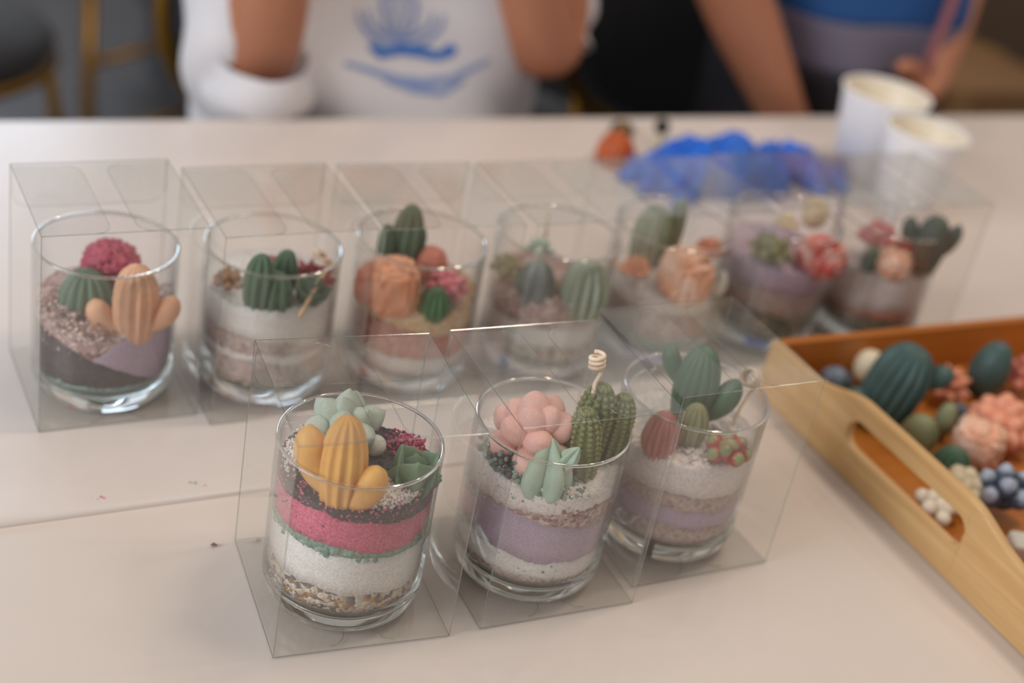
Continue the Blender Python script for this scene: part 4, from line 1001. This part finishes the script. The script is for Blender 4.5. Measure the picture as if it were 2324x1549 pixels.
# person in the white T-shirt
A1 = {-1: [(22.5, 5, 1.5), (23.5, 4, 23), (25.5, 2, 31)], 1: [(51.5, 5, 3.4), (42.5, 3, 23), (40.5, 2, 31)]}
p1, V1 = person('person', 37.5, 17, A1, 'person in white T-shirt with blue print, elbows at the table edge')
def shirt_pt(t, v, off=0):
    # v 0 bottom..1 shoulders ; t angle, -90deg = front (towards the camera)
    c_ = -22 + 54 * v
    hw = 17.4 - 2.0 * abs(v - .35) + (3.2 if v > .8 else 0); hd = 12.5 - 3.5 * max(0, v - .55) * 2
    cs, sn = math.cos(t), math.sin(t)
    x = hw * math.copysign(abs(cs) ** .8, cs); y_ = hd * math.copysign(abs(sn) ** .8, sn)
    if v > .9: k = 1 - (v - .9) / .1 * .62; x *= k; y_ *= k; c_ += 2 * (v - .9) * 10
    # folds: broad diagonal drapes from both armpits to the middle
    g = (x * .75 + c_ * .9) / 4.2; g2 = (-x * .9 + c_ * .6) / 5.2
    f = 1.7 * math.sin(g + .6 * math.sin(c_ / 5)) * (.5 + .5 * math.cos((x + 9) / 9)) + .8 * math.sin(g2) * (.5 + .5 * math.cos((x - 8) / 9))
    y_ += (f * 1.0 if sn < 0 else 0) * abs(sn)
    return V1(37.5 + x, 16 + y_ + (off if sn >= 0 else -off), c_)
o = MB().rings(ring_surface(lambda t, v: shirt_pt(t, v, .0), 96, 60)).build('shirt', SHIRT, p1)
def sleeve(pts, rads, mat, root, V, name='sleeve', wav=.08):
    P = [V(*q) for q in pts]; n = 40; Rg = []; 
    # smooth path
    Q = []; rr = []
    for i in range(len(P) - 1):
        p0, p1_, p2, p3 = P[max(0, i - 1)], P[i], P[i + 1], P[min(len(P) - 1, i + 2)]
        for k in range(8):
            t = k / 8; Q.append(.5 * ((2 * p1_) + (p2 - p0) * t + (2 * p0 - 5 * p1_ + 4 * p2 - p3) * t * t + (-p0 + 3 * p1_ - 3 * p2 + p3) * t ** 3)); rr.append(rads[i] * (1 - t) + rads[i + 1] * t)
    Q.append(P[-1]); rr.append(rads[-1]); a = None
    for i, q in enumerate(Q):
        tg = (Q[min(i + 1, len(Q) - 1)] - Q[max(i - 1, 0)]).normalized()
        a = (a if a else Vector((e1.x, e1.y, 0))); a = (a - tg * a.dot(tg)).normalized(); b_ = tg.cross(a)
        ring = []
        for j in range(n):
            t = 2 * PI * j / n; r = rr[i] * (1 + wav * math.sin(i * .8 + 2 * math.sin(t + .3)) + wav * .6 * noise.noise(Vector((math.cos(t) * 2, math.sin(t) * 2, i * .3))))
            ring.append(q + (a * math.cos(t) + b_ * math.sin(t)) * (r / 100))
        Rg.append(ring)
    # turn the cuff inwards
    for dr in (.93, .88):
        c0 = Q[-1]; Rg.append([c0 + (x - c0) * dr - (Q[-1] - Q[-2]).normalized() * (.004 if dr > .9 else .03) for x in Rg[len(Q) - 1]])
    return MB().rings(Rg, caps=False).build(name, mat, root)
sleeve([(29, 17, 29), (25, 16, 25), (23.6, 13, 16), (22.0, 8, 4), (22.5, 5.0, .8), (22.5, 3.6, 4.6)], [6.5, 7.0, 6.0, 5.6, 5.0, 4.2], SHIRT, p1, V1)
sleeve([(46, 17, 29), (50.5, 16, 25), (52.5, 14, 16), (52.6, 11, 7), (52.2, 9.5, 4)], [6.5, 7.0, 6.0, 5.6, 5.4], SHIRT, p1, V1)
# print on the shirt front: wreath around a globe and a swoosh below, laid on the cloth
def strip(pts, wd, mat, name='shirt_print'):
    m = MB(); n = len(pts)
    inv = lambda a_, c_: ((c_ + 22) / 54, a_ - 37.5)
    def P(a_, c_):
        v, x = inv(a_, c_); hw = 17.4 - 2.0 * abs(v - .35); k = max(-.999, min(.999, x / hw)); cs = math.copysign(abs(k) ** (1 / .8), k)
        t = -math.acos(cs); return shirt_pt(t, v, .12)
    L_ = []; Rr = []
    for i, (a_, c_) in enumerate(pts):
        q = pts[min(i + 1, n - 1)]; r = pts[max(i - 1, 0)]; dx, dy = q[0] - r[0], q[1] - r[1]; l = math.hypot(dx, dy) or 1
        f = wd * (.4 + .6 * math.sin(PI * (i + .5) / n)); L_.append(P(a_ - dy / l * f, c_ + dx / l * f)); Rr.append(P(a_ + dy / l * f, c_ - dx / l * f))
    m.rings([L_, Rr], closed=False, caps=False); return m.build(name, mat, p1, True)
def pxp(x, y_, b_=5.5): return behind(x, y_, b_)
def poly(pl): # densify picture points on the shirt front plane
    out = []
    for (x0, y0), (x1, y1) in zip(pl[:-1], pl[1:]):
        for k in range(6): out.append(pxp(x0 + (x1 - x0) * k / 6, y0 + (y1 - y0) * k / 6))
    out.append(pxp(*pl[-1])); return out
for cx_, r_, mt in [(905, 92, PRINT2), (905, 70, PRINT2)]:
    strip(poly([(cx_ + r_ * math.cos(t), 20 + r_ * .95 * math.sin(t)) for t in [PI * (.02 + .96 * i / 12) for i in range(13)]]), .32, mt)
for dx in (-38, -14, 14, 38): strip(poly([(905 + dx * .5, -40), (905 + dx, 10), (905 + dx * .8, 55), (905 + dx * .2, 82)]), .22, PRINT2)
strip(poly([(836, 100), (860, 118), (905, 108), (950, 112), (985, 120), (1015, 98)]), .55, PRINT)
strip(poly([(985, 122), (1010, 105), (1022, 96)]), .6, PRINT)
strip(poly([(770, 130), (830, 148), (890, 168), (950, 175), (1010, 168), (1060, 140), (1095, 120)]), .35, PRINT2)
strip(poly([(860, 168), (930, 190), (990, 195), (1040, 170)]), .35, PRINT2)
# person in the blue top
A2 = {-1: [(69, 8, 16), (84, 5, -4.5), (91, 5, -8)], 1: [(108, 14, 14), (101.5, 5, 1.2), (97.5, 2.5, .4)]}
p2, V2 = person('person', 96, 18, A2, 'person in blue top and dark trousers, forearm slanting down to the table', spread=14, hairlen=.3)
def top2(t, v, off=0, lo=-24, hi=28):
    c_ = lo + (hi - lo) * v; V_ = (c_ + 24) / 56
    hw = 14.5 - 2 * abs(V_ - .4); hd = 12; cs, sn = math.cos(t), math.sin(t)
    x = hw * math.copysign(abs(cs) ** .85, cs); y_ = hd * math.copysign(abs(sn) ** .85, sn)
    if V_ > .9: k = 1 - (V_ - .9) * 6; x *= k; y_ *= k
    y_ += .8 * math.sin(x / 3 + c_ / 4) * (sn < 0)
    return V2(96 + x, 17 + y_, c_)
MB().rings(ring_surface(lambda t, v: top2(t, v, 0, 8.0, 32), 72, 30)).build('blue_top', BLUEC, p2)
MB().rings(ring_surface(lambda t, v: top2(t, v, 0, 2.6, 8.1), 72, 10)).build('lilac_hem', LILC, p2)
MB().rings(ring_surface(lambda t, v: top2(t, v, 0, -26, 2.7), 72, 20)).build('trousers', DARKC, p2)
sleeve([(87, 18, 29), (80, 17, 26), (74, 15, 22), (70.5, 11.5, 18.5)], [6.5, 7, 6.5, 5.6], BLUEC, p2, V2); sleeve([(105, 18, 29), (110, 18, 26), (110.5, 16.5, 21), (108.8, 15, 17)], [6.5, 7, 6.3, 5.6], BLUEC, p2, V2)
m = MB(); LP = [V2(98.5, 3.6, 26), V2(98.7, 3.2, 18), V2(98.5, 3.0, 11), V2(98.2, 3.1, 6), V2(98, 3.3, 3)]
m.tube(LP, .006, 8).build('lanyard', plain('pink_cord', srgb(150, 92, 96), rough=.8), p2)
# dark strip standing inside the box by the tray
bk = at(1479, 1222, .13)
MB().box((0, 0, 0), (.0050, .0010, .019)).build('black_strip', plain('matte_black', (.015, .012, .012), rough=.6), None, False, W((bk.x, bk.y, .115)))
tag(sc.objects['black_strip'], 'narrow black strip standing in front left corner of box by tray', 'tag')

# crumbs spilled on the paper
for (px, py, mt, nm) in [(212, 1136, STT[2], 'pale green'), (232, 1133, STP[0], 'pinkish'), (438, 1100, STT[0], 'sea green'), (458, 1106, STG[1], 'brown'), (484, 1238, STR[2], 'dark rose')]:
    P = at(px, py, 0); c = empty('sand_crumb', W((P.x, P.y, .004)), 'tiny ' + nm + ' crumb of sand lying on the paper left of the front boxes', 'crumb')
    grains(c, 'grain', [mt], [(random.uniform(-.02, .02), random.uniform(-.008, .008), .008) for _ in range(5)], .009, px)
